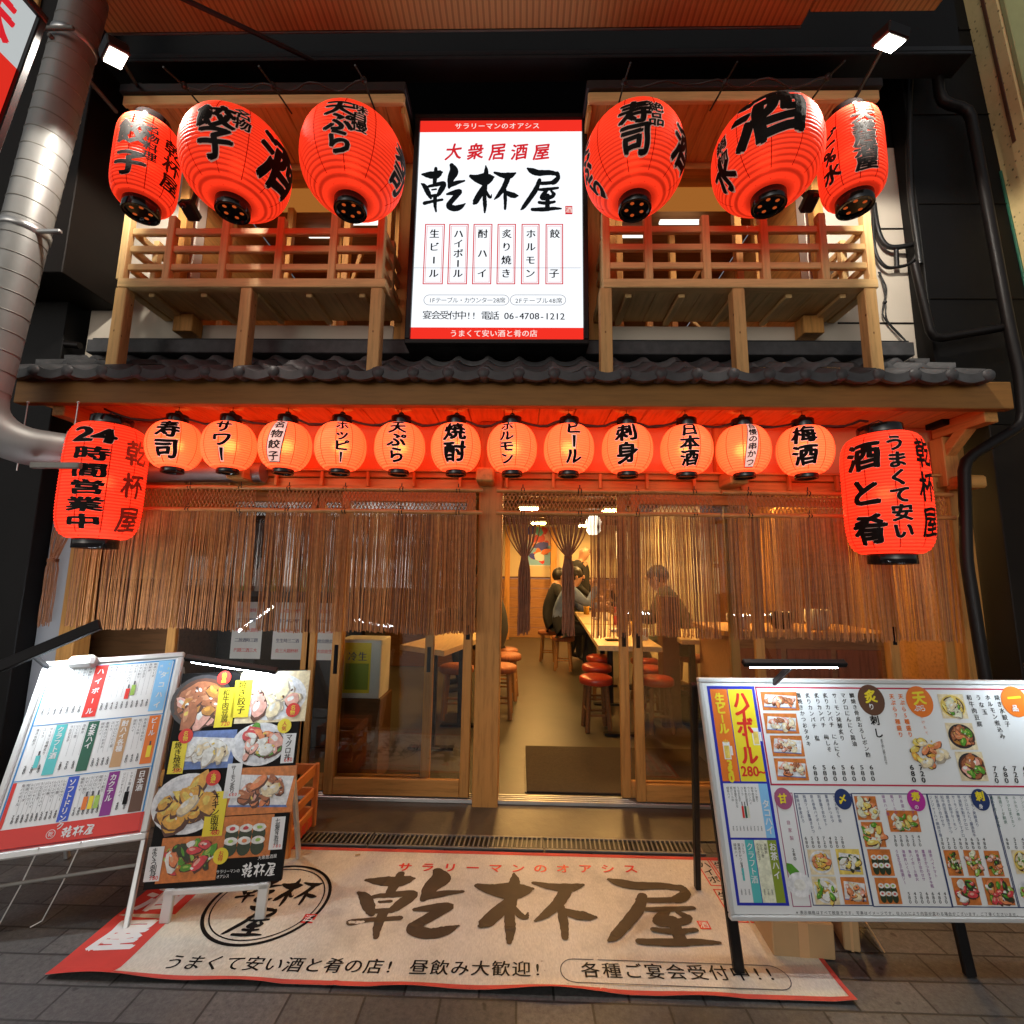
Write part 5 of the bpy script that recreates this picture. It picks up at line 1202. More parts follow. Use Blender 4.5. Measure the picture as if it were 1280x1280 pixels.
# --- board 1: white drinks menu by the duct wall
c1 = [(62, 834), (222, 822), (176, 1041), (-20, 1069)]
S = sheet_from_quad(c1, foot=(163, 1168)); S1_ = S
T = thing('menu_board', 'white drinks menu board in a silver frame with red footer band', 'menu board', (S.P(S.W/2, 0).x, S.P(S.W/2, 0).y, 0))
mb = MB(); board_body(S, T, mb, .024, 'alu_pale'); k_ = S.px(110, 950)
S.frame(mb, (64, 836), (174, 1040), 'p_steel_blue', .006, .0006)
a_r, b_r = S.uv(176, 1022); S.rectm(mb, .002, S.H*.105, S.W-.002, .002, 'p_red', .0006)
def uvp(u, v):      # board fractions -> metres
    return u*S.W, v*S.H
def rect_f(u0, v1, u1, v0, m, h=.0008): S.rectm(mb, u0*S.W, v1*S.H, u1*S.W, v0*S.H, m, h)
def text_f(tx, u0, v0, u1, v1, size, m, h=.0012, **kw):
    n = len(tx)
    for i, ch in enumerate(tx):
        t = i/(n-1) if n > 1 else .5; a = (u0+(u1-u0)*t)*S.W; b = (v0+(v1-v0)*t)*S.H
        if ch == 'ー' and abs(v1-v0) > abs(u1-u0): S.rectm(mb, a-size*.06, b+size*.36, a+size*.06, b-size*.36, m, h); continue
        if ch != ' ': ink(mb, ch, a, b, size, size, S.P, m, h=h, **kw)
def lines_f(u0, u1, vt, vb, n, size, m='ink', pv=None, seed=0, pm='ink', ps=None):
    r = random.Random(seed)
    for k in range(n):
        u = u0+(u1-u0)*(k+.5)/n; wd = r.choice(WORDS); L = min(len(wd), int((vt-vb)*S.H/size))
        text_f(wd[:L], u, vt-.5*size/S.H, u, vt-(L-.5)*size/S.H, size*.92, m)
        rect_f(u+.42*(u1-u0)/n, vt, u+.42*(u1-u0)/n+.0012, vb-.02, 'grey_ink', .0006)
        if pv is not None:
            for i, ch in enumerate(r.choice(PRICES)): ink(mb, ch, u*S.W, pv*S.H-i*(ps or size)*.66, (ps or size)*1.1, (ps or size)*.9, S.P, pm, SEMI, h=.0012)
rect_f(.02, .645, .98, .640, 'p_steel_blue'); rect_f(.02, .345, .98, .340, 'p_steel_blue')
rect_f(.855, .985, .968, .665, 'p_sky_blue'); text_f('タコハイ', .915, .89, .915, .70, S.W*.055, 'white_print', offs=BOLD); text_f('焼酎', .885, .95, .885, .91, S.W*.025, 'white_print'); text_f('うまさ', .945, .96, .945, .90, S.W*.02, 'p_yellow')
rect_f(.36, .985, .46, .665, 'p_red'); text_f('ハイボール', .41, .945, .41, .70, S.W*.055, 'white_print', offs=BOLD)
lines_f(.47, .85, .975, .79, 10, S.W*.026, pv=.735, seed=1, ps=S.W*.03); lines_f(.04, .35, .975, .80, 7, S.W*.026, pv=.735, seed=2, ps=S.W*.03)
for (u0, u1, m, tx, v1, v0) in ((.88, .965, 'p_orange', 'ビール', .635, .36), (.665, .745, 'p_tan', '酎ハイ各種', .635, .36), (.43, .51, 'p_green', 'お茶ハイ', .635, .36), (.20, .28, 'p_teal', 'クラフト酒', .635, .36),
                            (.875, .965, 'p_brown', '日本酒', .335, .11), (.68, .755, 'p_purple', 'カクテル', .335, .11), (.40, .475, 'p_royal', 'ソフトドリンク', .335, .11), (.03, .055, 'p_red', '', .335, .11)):
    rect_f(u0, v1, u1, v0, m); 
    if tx: text_f(tx, (u0+u1)/2, v1-.03, (u0+u1)/2, v1-.03-.036*(len(tx)-1), S.W*.05, 'white_print', offs=BOLD)
for (u0, u1, n, sd) in ((.755, .875, 3, 3), (.52, .66, 4, 4), (.29, .425, 3, 5), (.05, .195, 3, 6)): lines_f(u0, u1, .625, .47, n, S.W*.026, pv=.415, seed=sd, ps=S.W*.03)
for (u0, u1, n, sd) in ((.765, .87, 2, 7), (.485, .675, 6, 8), (.09, .395, 10, 9)): lines_f(u0, u1, .325, .19, n, S.W*.025, pv=.165, seed=sd, ps=S.W*.028)
for (u, v, m) in ((.14, .44, 'p_teal'), (.93, .43, 'p_yellow'), (.84, .19, 'ink'), (.56, .19, 'p_orange'), (.60, .19, 'p_yellow'), (.64, .19, 'f_lime'), (.70, .81, 'f_lime'), (.66, .79, 'p_red')):
    rect_f(u-.016, v+.03, u+.016, v-.035, m, .0015); rect_f(u-.006, v+.055, u+.006, v+.031, 'grey_ink', .0015)
S.discm(mb, .39*S.W, .055*S.H, S.W*.03, S.W*.03, 'white_print', .0012); S.discm(mb, .39*S.W, .055*S.H, S.W*.026, S.W*.026, 'p_red', .0016); text_f('乾', .39, .055, .39, .055, S.W*.035, 'white_print', h=.002)
strokes(mb, LOGO, S.P, lambda x, y: (.46*S.W+(x-98)*S.W*.21/1016, .055*S.H-(y-385)*S.W*.21/1016), 'white_print', .0012, 1.2)
mb.build('menu_panel', T)
for u in (-.015, 1.015):
    mb = MB(); pz = S.P(u*S.W, -.0, -.02); t_ = pz.z/S.ey.z; mb.bar(S.P(u*S.W, S.H*.9, -.022), S.P(u*S.W, -t_+.003, -.022), .020, .018, 'alu', S.n); mb.build('front_leg', T)
    f = S.P(u*S.W, -t_, -.02); mb = MB(); mb.bar(S.P(u*S.W, S.H*.95, -.04), Vector((f.x+S.n.x*-.55, f.y-S.n.y*.55*1.0, .004)), .020, .018, 'alu', S.ex); mb.build('rear_leg', T)
mb = MB(); mb.bar(S.P(0, -.10, -.02), S.P(S.W, -.10, -.02), .012, .012, 'iron_grey', S.n); mb.build('crossbar', T)
led(S, T, (-18, 862), (136, 795), 0, 'led_hot', .05, 'black_paint', .12, True)
mb = MB(); p_ = S.P(S.W*.3, S.H, .01); mb.obox(S.P(S.W*.27, S.H+.005, .02), S.ex, S.ey, S.n, .10, .05, .05, 'alu_pale', .012); mb.build('lamp_clamp', T)
for u in (.35, .62):     # loose strings under the board
    a = S.P(u*S.W, 0, .01); mb = MB(); mb.tube([a, a+Vector((-.03, -.02, -.12)), a+Vector((-.07, -.04, -.24)), a+Vector((-.10, -.05, -a.z+.006))], .0022, 'white_obj', 5); mb.build('tie_string', T)

# --- board 2: black food board
c2 = [(228, 842), (382, 837), (351, 1101), (178, 1113)]
S = sheet_from_quad(c2, foot=(211, 1156)); S2_ = S
T = thing('food_board', 'black photo board of eight dishes standing in front of the orange crate', 'menu board', (S.P(S.W/2, 0).x, S.P(S.W/2, 0).y, 0))
mb = MB(); mb.obox(S.P(S.W/2, S.H/2, -.008), S.ex, S.ey, S.n, S.W, S.H, .015, 'ink', .001)
def Z(x, y): return (170+x/4.13, 820+y/4.13)
fr = [((200, 90), (480, 380), 'beefpot', 1), ((545, 85), (872, 335), 'gyoza', 2), ((250, 390), (495, 575), 'dumpling', 3), ((505, 340), (770, 570), 'don', 4), ((105, 600), (430, 925), 'fried', 5), ((490, 580), (805, 805), 'tray', 6), ((140, 940), (410, 1155), 'sashimi', 7), ((450, 830), (690, 1030), 'roll', 8)]
for p, q, k, sd in fr: food(S, mb, Z(*p), Z(*q), k, sd, .0006+.0001*sd)
def lab(p, q, tx, bgm, tm, price=None):
    S.rect(mb, Z(*p), Z(*q), bgm, .0034); n = len(tx); cx_ = (p[0]+q[0])/2; sz = S.px(280, 960)*min((q[0]-p[0])*.72, (q[1]-p[1])*.86/n)/4.13
    S.text(mb, tx, Z(cx_+4, p[1]+(q[1]-p[1])*.12), Z(cx_-6, q[1]-(q[1]-p[1])*.2), sz*1.05, tm, h=.0038, offs=SEMI)
    if price: S.text(mb, price, Z(cx_-16, q[1]-16), Z(cx_+14, q[1]-18), sz*.8, 'p_red', h=.0038, offs=SEMI)
lab((435, 165), (495, 365), '和牛肉豆腐', 'p_yellow', 'ink', '720'); lab((518, 125), (580, 315), '焼き餃子', 'p_yellow', 'ink'); lab((192, 440), (242, 605), '焼き焼売', 'p_yellow', 'ink', '380'); lab((378, 700), (445, 925), 'チキン南蛮', 'p_yellow', 'ink', '480')
lab((765, 400), (812, 550), 'マグロ丼', 'white_print', 'ink', '680'); lab((478, 555), (528, 730), 'サーモン炙り', 'white_print', 'ink', '680'); lab((705, 830), (755, 995), '七福巻き寿司', 'white_print', 'ink', '780'); lab((72, 985), (120, 1160), 'まぐろ刺身', 'white_print', 'ink', '780')
kk = S.px(280, 960)/4.13
for (x, y, tx, m, tm) in ((458, 112, '絶品', 'p_red', 'p_yellow'), (260, 412, '名物', 'p_red', 'p_yellow'), (402, 628, '大満足', 'p_red', 'p_yellow'), (812, 278, '名物', 'p_red', 'p_yellow'), (768, 360, '人気', 'p_yellow', 'p_red'), (440, 1030, 'お得', 'p_yellow', 'p_red')):
    S.disc(mb, Z(x, y), kk*36, kk*36, m, .0040, 20); S.text(mb, tx, Z(x+2, y-13), Z(x-2, y+13), kk*26, tm, h=.0044, offs=SEMI)
ua, va = S.uv(*Z(550, 1105)); ub2, vb2 = S.uv(*Z(722, 1085))
strokes(mb, LOGO, S.P, lambda x, y: (ua+(ub2-ua)*(x-98)/1016, va-(y-385)*(ub2-ua)/1016*1.15), 'white_print', .0034, 1.1)
S.text(mb, '大衆居酒屋', Z(640, 1040), Z(720, 1030), kk*18, 'white_print', h=.0034); S.text(mb, 'サラリーマンの', Z(425, 1112), Z(530, 1106), kk*17, 'white_print', h=.0034); S.text(mb, 'オアシス', Z(425, 1138), Z(475, 1134), kk*17, 'white_print', h=.0034)
mb.build('photo_panel', T)
mb = MB(); zb2 = S.P(0, 0, 0).z
for u in (.20, .88):
    a = S.P(u*S.W, -.004, -.012); t_ = a.z/S.ey.z; mb2 = MB(); mb2.bar(S.P(u*S.W, -.0, -.0), S.P(u*S.W, -t_-.0, -.0), .036, .016, 'alu_pale', S.n); mb2.build('leg', T)
    f = S.P(u*S.W, -t_, 0); mb2 = MB(); mb2.bar(S.P(u*S.W, S.H*.8, -.03), Vector((f.x-S.n.x*.38, f.y-S.n.y*.38, .004)), .03, .014, 'alu_pale', S.ex); mb2.build('rear_leg', T)
mb.bar(S.P(.16*S.W, -.012, -.002), S.P(.92*S.W, -.012, -.002), .02, .02, 'alu_pale', S.n); mb.build('crossbar', T)
led(S, T, (256, 822), (350, 836), 0, 'led', .026, 'black_paint', .09)

# --- board 3: wide white menu board
c3 = [(878, 853), (1335, 857), (1424, 1147), (918, 1143)]
S = sheet_from_quad(c3, foot=(930, 1226)); S3_ = S
T = thing('menu_board', 'wide white food menu board with blue and yellow highball panel on black legs', 'menu board', (S.P(S.W/2, 0).x, S.P(S.W/2, 0).y, 0))
mb = MB(); board_body(S, T, mb, .016, 'alu_pale')
def Z3(x, y): return (860+x/2.667, 800+y/2.667)
def Rz(p, q, m, h=.0006): S.rect(mb, Z3(*p), Z3(*q), m, h)
# uv of the photo: board verticals lean, so take each x at its own height
def colm(x_top, y_top, y_bot, x_bot=None): return None
def rp(x0, y0, x1, y1, m, h): # rectangle in board axes from a top-left and a bottom-right photo point
    S.rect(mb, Z3(x0, y0), Z3(x1, y1), m, h)
rp(62, 153, 338, 886, 'p_blue', .0006)
a0, b0 = S.uv(*Z3(72, 163)); a1, b1 = S.uv(*Z3(326, 876)); wP = a1-a0; hP = b0-b1
def pr(u0, v0, u1, v1, m, h=.0010): S.rectm(mb, a0+wP*u0, b0-hP*v0, a0+wP*u1, b0-hP*v1, m, h)
def ptx(tx, u0, v0, u1, v1, size, m, h=.0016, **kw):
    n = len(tx)
    for i, ch in enumerate(tx):
        t = i/(n-1) if n > 1 else .5; a = a0+wP*(u0+(u1-u0)*t); b = b0-hP*(v0+(v1-v0)*t)
        if ch == 'ー' and abs(v1-v0) > abs(u1-u0)*.3: S.rectm(mb, a-size*.07, b+size*.36, a+size*.07, b-size*.36, m, h); continue
        if ch != ' ': ink(mb, ch, a, b, size, size*1.08, S.P, m, h=h, **kw)
pr(0, 0, .40, .455, 'p_orange'); pr(.42, 0, 1, .455, 'p_yellow')
ptx('生ビール', .20, .05, .20, .20, wP*.24, 'p_yellow', offs=BOLD2); ptx('中', .20, .265, .20, .265, wP*.12, 'p_yellow'); ptx('350', .21, .375, .21, .435, wP*.26, 'p_yellow', offs=BOLD2)
ptx('ハイボール', .70, .055, .70, .33, wP*.40, 'p_red', offs=BOLD2); ptx('280~', .52, .405, .93, .405, wP*.27, 'p_red', offs=BOLD)
for (u, v) in ((.21, .305), (.93, .235)):
    pr(u-.09, v-.04, u+.07, v+.045, 'white_print', .0012); pr(u-.07, v-.022, u+.05, v+.04, 'f_gold', .0014); pr(u+.075, v-.02, u+.12, v+.025, 'white_print', .0012)
pr(0, .465, 1, .715, 'white_print'); pr(.80, .465, 1, .715, 'p_sky_blue', .0012); ptx('タコハイ', .90, .56, .90, .68, wP*.17, 'white_print', offs=BOLD, h=.0018)
pr(0, .725, .49, 1, 'white_print'); pr(.30, .725, .49, 1, 'p_teal', .0012); ptx('クラフト酒', .395, .755, .395, .90, wP*.15, 'white_print', offs=SEMI, h=.0018)
pr(.505, .725, 1, 1, 'f_cabbage'); pr(.80, .725, 1, 1, 'p_olive', .0012); ptx('お茶ハイ', .90, .755, .90, .88, wP*.16, 'white_print', offs=BOLD, h=.0018)
def mini(u0, u1, v0, v1, n, size, pv, seed):
    r = random.Random(seed)
    for k in range(n):
        u = u0+(u1-u0)*(k+.5)/n; wd = r.choice(WORDS)[:max(2, int((v1-v0)*hP/size))]
        ptx(wd, u, v0+.5*size/hP, u, v0+(len(wd)-.5)*size/hP, size*.95, 'ink', h=.0014)
        for i, ch in enumerate(r.choice(PRICES)): ink(mb, ch, a0+wP*u, b0-hP*pv-i*size*.55, size, size*.75, S.P, 'grey_ink', h=.0014)
mini(.05, .76, .48, .63, 9, wP*.062, .665, 3); mini(.03, .28, .74, .90, 3, wP*.07, .945, 4); mini(.53, .78, .74, .90, 3, wP*.07, .945, 5)
for (u, v, m) in ((.42, .60, 'p_green'), (.36, .60, 'p_red'), (.48, .60, 'f_cabbage'), (.16, .88, 'p_teal')): pr(u-.02, v-.03, u+.025, v+.025, m, .002); pr(u-.008, v-.05, u+.012, v-.031, 'grey_ink', .002)
# upper red frame: board coordinates from its corner
fa, fb = S.uv(*Z3(222, 155)); ga, gb = S.uv(*Z3(285, 484)); fW = S.W-fa-.012
hF = fb-gb
for r_ in ((0, 0, fW, .005), (0, hF-.005, fW, hF), (0, 0, .005, hF), (fW-.005, 0, fW, hF)): S.rectm(mb, fa+r_[0], fb-r_[1], fa+r_[2], fb-r_[3], 'p_crimson', .0008)
def fpx(x, y): return S.uv(*Z3(x, y))
for i, (p, q) in enumerate((((240, 172), (372, 235)), ((250, 244), (372, 312)), ((272, 318), (390, 388)), ((285, 394), (404, 468)))): food(S, mb, Z3(*p), Z3(*q), 'tray', 20+i)
k3 = S.px(1050, 950)
def coltext(tx, x0, y0, x1, y1, size, m, **kw): S.text(mb, tx, Z3(x0, y0), Z3(x1, y1), size, m, h=.0012, **kw)
items = [('藁焼きかつおタタキ', 368, 405), ('炙りカンパチ 塩', 398, 437), ('炙りカンパチ 梅しそ', 428, 470), ('炙りカンパチ にんにく', 457, 500), ('サーモン発酵炙り', 487, 520), ('マグロにんにく醤油', 516, 558), ('鯛焼き骨皮おろしポン酢', 545, 600)]
for i, (tx, xt, xb) in enumerate(items):
    L = len(tx); yb_ = 185+L*18.5; coltext(tx, xt, 185, xt+(xb-xt)*min(1, L/10), yb_-6, k3*6.4, 'ink', offs=SEMI)
for i in range(7): coltext('680580'[3*(i % 2):3*(i % 2)+3], 421+31.5*i, 424, 427+31.5*i, 462, (k3*9.5, k3*7), 'ink', offs=SEMI)
for (x, y, r_, m, t1, t2, s1) in ((610, 200, 17, 'p_brown', '炙', 'り', 13), (771, 205, 17, 'p_orange', '天', 'ぷら', 14), (1088, 205, 17, 'p_orange', '一', '品', 14), (317, 528, 11, 'p_mauve', '甘', '', 9), (516, 530, 10.5, 'p_navy', '〆', '', 9), (760, 534, 11, 'p_magenta', '寿', 'の', 9), (974, 532, 11, 'p_navy', '刺', '身', 9)):
    S.disc(mb, Z3(x, y), k3*r_, k3*r_*1.1, m, .0014, 28); dy = -12 if t2 else 0
    ink(mb, t1, *fpx(x-3, y+dy), k3*s1*1.25, k3*s1*1.25, S.P, 'p_yellow', BOLD2, h=.002, slope=.08)
    for i, ch in enumerate(t2): ink(mb, ch, *fpx(x+(0 if len(t2) == 1 else -9+18*i), y+22), k3*s1*.6, k3*s1*.6, S.P, 'white_print', BOLD, h=.0024)
coltext('刺し', 622, 268, 634, 310, k3*12, 'ink', offs=BOLD); coltext('炙り刺し盛り合わせ', 645, 335, 660, 410, k3*3.6, 'ink')
coltext('天ぷら7種盛り', 678, 188, 708, 315, k3*6.6, 'p_orange', offs=BOLD); coltext('天ぷら5種盛り', 708, 188, 740, 315, k3*6.6, 'p_orange', offs=BOLD); coltext('揚げたて', 778, 255, 795, 310, k3*4, 'p_orange')
food(S, mb, Z3(728, 320), Z3(870, 428), 'tempura', 31); coltext('680', 745, 424, 752, 465, (k3*10, k3*8), 'ink', offs=BOLD); coltext('720', 776, 424, 784, 466, (k3*10, k3*8), 'ink', offs=BOLD)
food(S, mb, Z3(830, 180), Z3(935, 262), 'egg', 32); food(S, mb, Z3(855, 276), Z3(968, 366), 'pot', 33); food(S, mb, Z3(888, 372), Z3(1003, 470), 'hotpot', 34)
for i, tx in enumerate(('和牛肉豆腐', 'うな玉', 'ホルモン煮込み', '焼き水餃子')): coltext(tx, 936+31*i, 192, 936+31*i+7*len(tx), 192+20*(len(tx)-1)+8, k3*7, 'ink', offs=SEMI)
for i in range(4): coltext('720'if i % 2 == 0 else '680', 1022+33*i, 428, 1028+33*i, 468, (k3*10, k3*8), 'ink', offs=SEMI)
# lower row of framed blocks
def block(x0, y0, x1, y1, m): 
    a, b = fpx(x0, y0); c, d = fpx(x1, y1); t_ = .0028
    for r_ in ((a, b, c, b-t_), (a, d+t_, c, d), (a, b, a+t_, d), (c-t_, b, c, d)): S.rectm(mb, *r_, m, .0007)
block(287, 508, 412, 890, 'p_mauve'); block(352, 510, 617, 887, 'p_navy'); block(543, 510, 885, 892, 'p_navy'); block(792, 512, 1108, 893, 'p_navy'); block(1003, 514, 1330, 895, 'p_navy')
def cl_(x0, x1, y0, n, L, size, m, seed, lean=9):
    r = random.Random(seed)
    for k in range(n):
        x = x0+(x1-x0)*k/max(1, n-1); wd = (r.choice(WORDS)+r.choice(WORDS))[:r.randint(max(3, L-3), L)]; coltext(wd, x, y0, x+len(wd)*3.0, y0+len(wd)*11.5, k3*4.1, m)
def pr_(x0, x1, y, n, seed, dy=27):
    r = random.Random(seed)
    for k in range(n):
        x = x0+(x1-x0)*k/max(1, n-1); coltext(r.choice(PRICES), x, y, x+5, y+dy, (k3*6.2, k3*4.8), 'ink')
cl_(362, 485, 522, 6, 10, 0, 'p_navy', 1); pr_(392, 512, 660, 7, 2); cl_(650, 735, 522, 4, 7, 0, 'p_purple', 3); pr_(688, 768, 655, 5, 4); cl_(695, 805, 705, 6, 10, 0, 'p_purple', 5); pr_(735, 855, 845, 7, 6)
cl_(808, 940, 524, 8, 11, 0, 'p_navy', 7); pr_(845, 985, 664, 8, 8); cl_(1012, 1110, 526, 5, 9, 0, 'p_green', 9); pr_(1062, 1140, 664, 4, 10)
coltext('自家製', 334, 608, 345, 660, k3*5, 'p_mauve'); coltext('280', 350, 700, 356, 728, (k3*7, k3*5), 'ink')
a, b = fpx(372, 815); S.discm(mb, a, b, k3*15, k3*13, 'f_plate', .0016, 18); S.discm(mb, a-.01, b+.03, k3*6, k3*14, 'f_leaf', .0014, 8, .6); S.discm(mb, a, b, k3*7, k3*6, 'f_rice', .002, 12)
for i, (p, q, kd) in enumerate((((396, 698), (488, 782), 'rice'), ((490, 696), (585, 782), 'onigiri'), ((410, 788), (508, 882), 'soup'), ((506, 790), (604, 882), 'tray'),
      ((552, 520), (640, 600), 'sushi'), ((575, 606), (662, 690), 'sushi'), ((596, 697), (690, 786), 'roll'), ((620, 792), (715, 880), 'roll'), ((660, 568), (778, 640), 'sushi'),
      ((850, 700), (920, 786), 'salad'), ((916, 700), (988, 786), 'salad'), ((984, 702), (1056, 788), 'salad'), ((876, 792), (980, 884), 'sashimi'), ((978, 792), (1092, 884), 'sashimi'), ((1075, 700), (1150, 780), 'egg'), ((1090, 800), (1170, 884), 'don'))): food(S, mb, Z3(*p), Z3(*q), kd, 40+i)
S.text(mb, '※表示価格はすべて税抜きです。写真はイメージです。仕入れにより内容が変わる場合がございます。ご了承くださいませ。', Z3(365, 908), Z3(1100, 915), k3*4, 'ink')
mb.build('menu_panel', T)
for u in (.0, .565, 1.0):
    a = S.P(u*S.W, 0, -.02); t_ = a.z/S.ey.z; mb = MB(); mb.bar(S.P(u*S.W, S.H*.5, -.028), S.P(u*S.W, -t_+.002, -.028), .034, .022, 'black_paint', S.n); mb.build('front_leg', T)
for pf in ((872, 1112), (1290, 1120)):
    f = gz(*pf); u = 0.0 if pf[0] < 1000 else S.W*.9; mb = MB(); mb.bar(S.P(u-.016, S.H-.01, -.045), f, .03, .022, 'black_paint', S.ex); mb.build('rear_leg', T)
led(S, T, (912, 824), (1012, 824.5), 0, 'led', .024, 'black_paint', .15)
led(S, T, (1235, 828), (1350, 829), 0, 'led', .024, 'black_paint', .15)

# ================================================================== THINGS ON THE PAVEMENT
def carton(px0, py0, wx, wy, hz, label, rz=0, letters='', flap=False):
    p = gz(px0, py0, 0); T = thing('cardboard_box', label, 'box', (p.x, p.y+wy/2, 0)); ex = Vector((math.cos(rz), math.sin(rz), 0)); ey = Vector((-math.sin(rz), math.cos(rz), 0)); c = Vector((p.x, p.y+wy/2, .003))
    mb = MB(); mb.obox(c+Vector((0, 0, hz/2)), ex, ey, Vector((0, 0, 1)), wx, wy, hz, 'cardboard', .004)
    Sx = Sheet(c-ex*wx/2-ey*(wy/2+.0005), ex, (0, 0, 1))
    Sx.rectm(mb, wx*.42, hz, wx*.58, 0, 'p_tan', .0004)
    for i, ch in enumerate(letters): ink(mb, ch, wx*.2+i*.035, hz*.6, .035, .035, Sx.P, 'p_red', SEMI, h=.001)
    mb.build('carton_body', T)
    if flap: mb = MB(); mb.obox(c+ex*(wx/2+.05)+Vector((0, 0, hz*.5)), (ex*.5+Vector((0, 0, -.86))).normalized(), ey, (ex*.86+Vector((0, 0, .5))).normalized(), hz*.9, wy*.9, .005, 'cardboard', .001); mb.build('flap', T)
carton(1008, 1200, .20, .16, .11, 'brown cardboard box lying on the banner under the wide menu board', R(-3), '', False)
carton(1074, 1192, .05, .16, .10, 'open brown carton with bent flap next to the larger box', R(-14), '', True)
carton(1012, 1150, .22, .16, .19, 'upright carton with red print behind the brown box', R(4), '酒造')
p = gz(352, 1062); T = thing('beer_crate', 'orange plastic crate behind the black food board', 'crate', (p.x, p.y, 0))
mb = MB(); cw, cd_, chh = .24, .26, .30; cx_, cy_ = p.x-.06, p.y+.06
for (x0, x1, y0, y1) in ((cx_-cw/2, cx_+cw/2, cy_-cd_/2, cy_-cd_/2+.012), (cx_-cw/2, cx_+cw/2, cy_+cd_/2-.012, cy_+cd_/2), (cx_-cw/2, cx_-cw/2+.012, cy_-cd_/2+.013, cy_+cd_/2-.013), (cx_+cw/2-.012, cx_+cw/2, cy_-cd_/2+.013, cy_+cd_/2-.013)):
    for (za, zb__) in ((.02, .10), (.15, .19), (.25, .30)): mb.box(x0, x1, y0, y1, za, zb__, 'crate_orange')
for sx in (-1, 1):
    for sy in (-1, 1): mb.box(cx_+sx*(cw/2-.001)-.012, cx_+sx*(cw/2-.001)+.012, cy_+sy*(cd_/2-.001)-.012, cy_+sy*(cd_/2-.001)+.012, .003, .302, 'crate_orange')
mb.box(cx_-cw/2+.013, cx_+cw/2-.013, cy_-cd_/2+.013, cy_+cd_/2-.013, .012, .02, 'crate_orange'); mb.build('crate_body', T)
mb = MB(); Sx = Sheet((cx_+cw/2+.013, cy_-cd_/2, 0), (0, 1, 0), (0, 0, 1))
for i, ch in enumerate('ASAHI'[:0]+'生麦酒'): ink(mb, ch, .06+i*.06, .06, .055, .055, Sx.P, 'p_red', BOLD, h=.001)
mb.build('crate_lettering', T)
mb = MB(); p = gz(207+240, 1072); mb.obox(p+Vector((0, 0, .012)), Vector((.9, .3, 0)).normalized(), Vector((-.3, .9, 0)).normalized(), Vector((0, 0, 1)), .022, .008, .002, 'cardboard'); o = mb.build('paper_scrap'); tag(o, 'tiny brown paper scrap dropped on the cream banner', 'litter')

# ================================================================== DUCT AND PIPES
DX = xat(40, 300, 2.1); YD = 2.1
dp = pt(29, 300, YD); DX = dp.x
T = thing('exhaust_duct', 'big silver spiral exhaust duct coming down past the eave', 'duct', (DX, YD, 2.0))
rD = .092; zt_ = 5.2; ze = zat(500, YD, 20); LEAN = .08
def dax(z): return Vector((dp.x+LEAN*(z-dp.z), YD, z))
dup = (dax(5)-dax(3)).normalized()
mb = MB(); mb.tube([dax(ze), dax(3.4), dax(zt_)], rD, 'duct', 40); z_ = ze+.05
while z_ < zt_:
    mb.lathe([(rD-.001, -.004), (rD+.0022, -.002), (rD+.0022, .002), (rD-.001, .004)], dax(z_), 'iron_grey', 40, True, dup+Vector((0, .02, 0))); z_ += .098
mb.build('duct_riser', T)
mb = MB()
for zz in (zat(55, YD, 90), zat(290, YD, 30)):
    mb = MB(); mb.lathe([(rD+.001, -.018), (rD+.006, -.016), (rD+.006, .016), (rD+.001, .018)], dax(zz), 'alu', 40, True, dup); mb.build('clamp_ring', T)
mb = MB(); zz = zat(68, YD, 90); DX = dax(zz).x; mb.box(DX-.30, DX+rD+.03, YD-rD-.03, YD-rD-.012, zz, zz+.02, 'iron_grey'); mb.box(DX-.02, DX+.0, YD-rD-.02, YD+.3, zz-.03, zz-.01, 'iron_grey'); mb.build('hanger_bracket', T); mb = MB(); zz = zat(293, YD, 60); DX = dp.x; mb.box(DX+rD*.8, DX+rD+.12, YD-.03, YD-.01, zz-.01, zz+.01, 'alu'); mb.build('hanger_bracket', T)
mb = MB(); pts = []; r_b = .20
ze2 = ze-.0; cyb = YD
for k in range(9):
    a = math.pi/2*k/8; pts.append((dax(ze).x+r_b*(1-math.cos(a))*.8, YD+r_b*(1-math.cos(a))*.7, ze-r_b*math.sin(a)))
e = Vector(pts[-1]); d_ = Vector((.8, .7, 0)).normalized(); pts.append(e+d_*.10); mb.tube(pts, rD+.002, 'duct', 28); mb.build('elbow', T)
mb = MB(); q = e+d_*.10; mb.lathe([(rD+.002, 0), (rD+.018, .002), (rD+.018, .012), (rD+.002, .014)], q, 'alu', 28, True, d_); q2 = q+d_*.12+Vector((.1, .1, 0)); mb.tube([q, q+d_*.08, q+d_*.13+Vector((.04, 0, 0)), Vector((xat(150, 590, 2.60), 2.62, zat(590, 2.62, 200))), Vector((xat(330, 592, 2.64), 2.64, zat(590, 2.64, 250)))], [rD*.92, rD*.92, rD*.9, .062, .058], 'duct', 24); mb.build('duct_run', T)
mb = MB(); zb3 = e.z-rD-.03
mb.box(xat(22, 580, YD), xat(84, 588, YD), YD+.05, YD+.075, zb3, zb3+.03, 'iron_grey') 
for px_ in (35, 98): a = pt(px_, 503, 2.25); mb.tube([a, a+Vector((0, .0, -.36))], .003, 'alu', 6); mb.sphere(a, .007, 'alu', 8)
mb.build('support_rail', T)
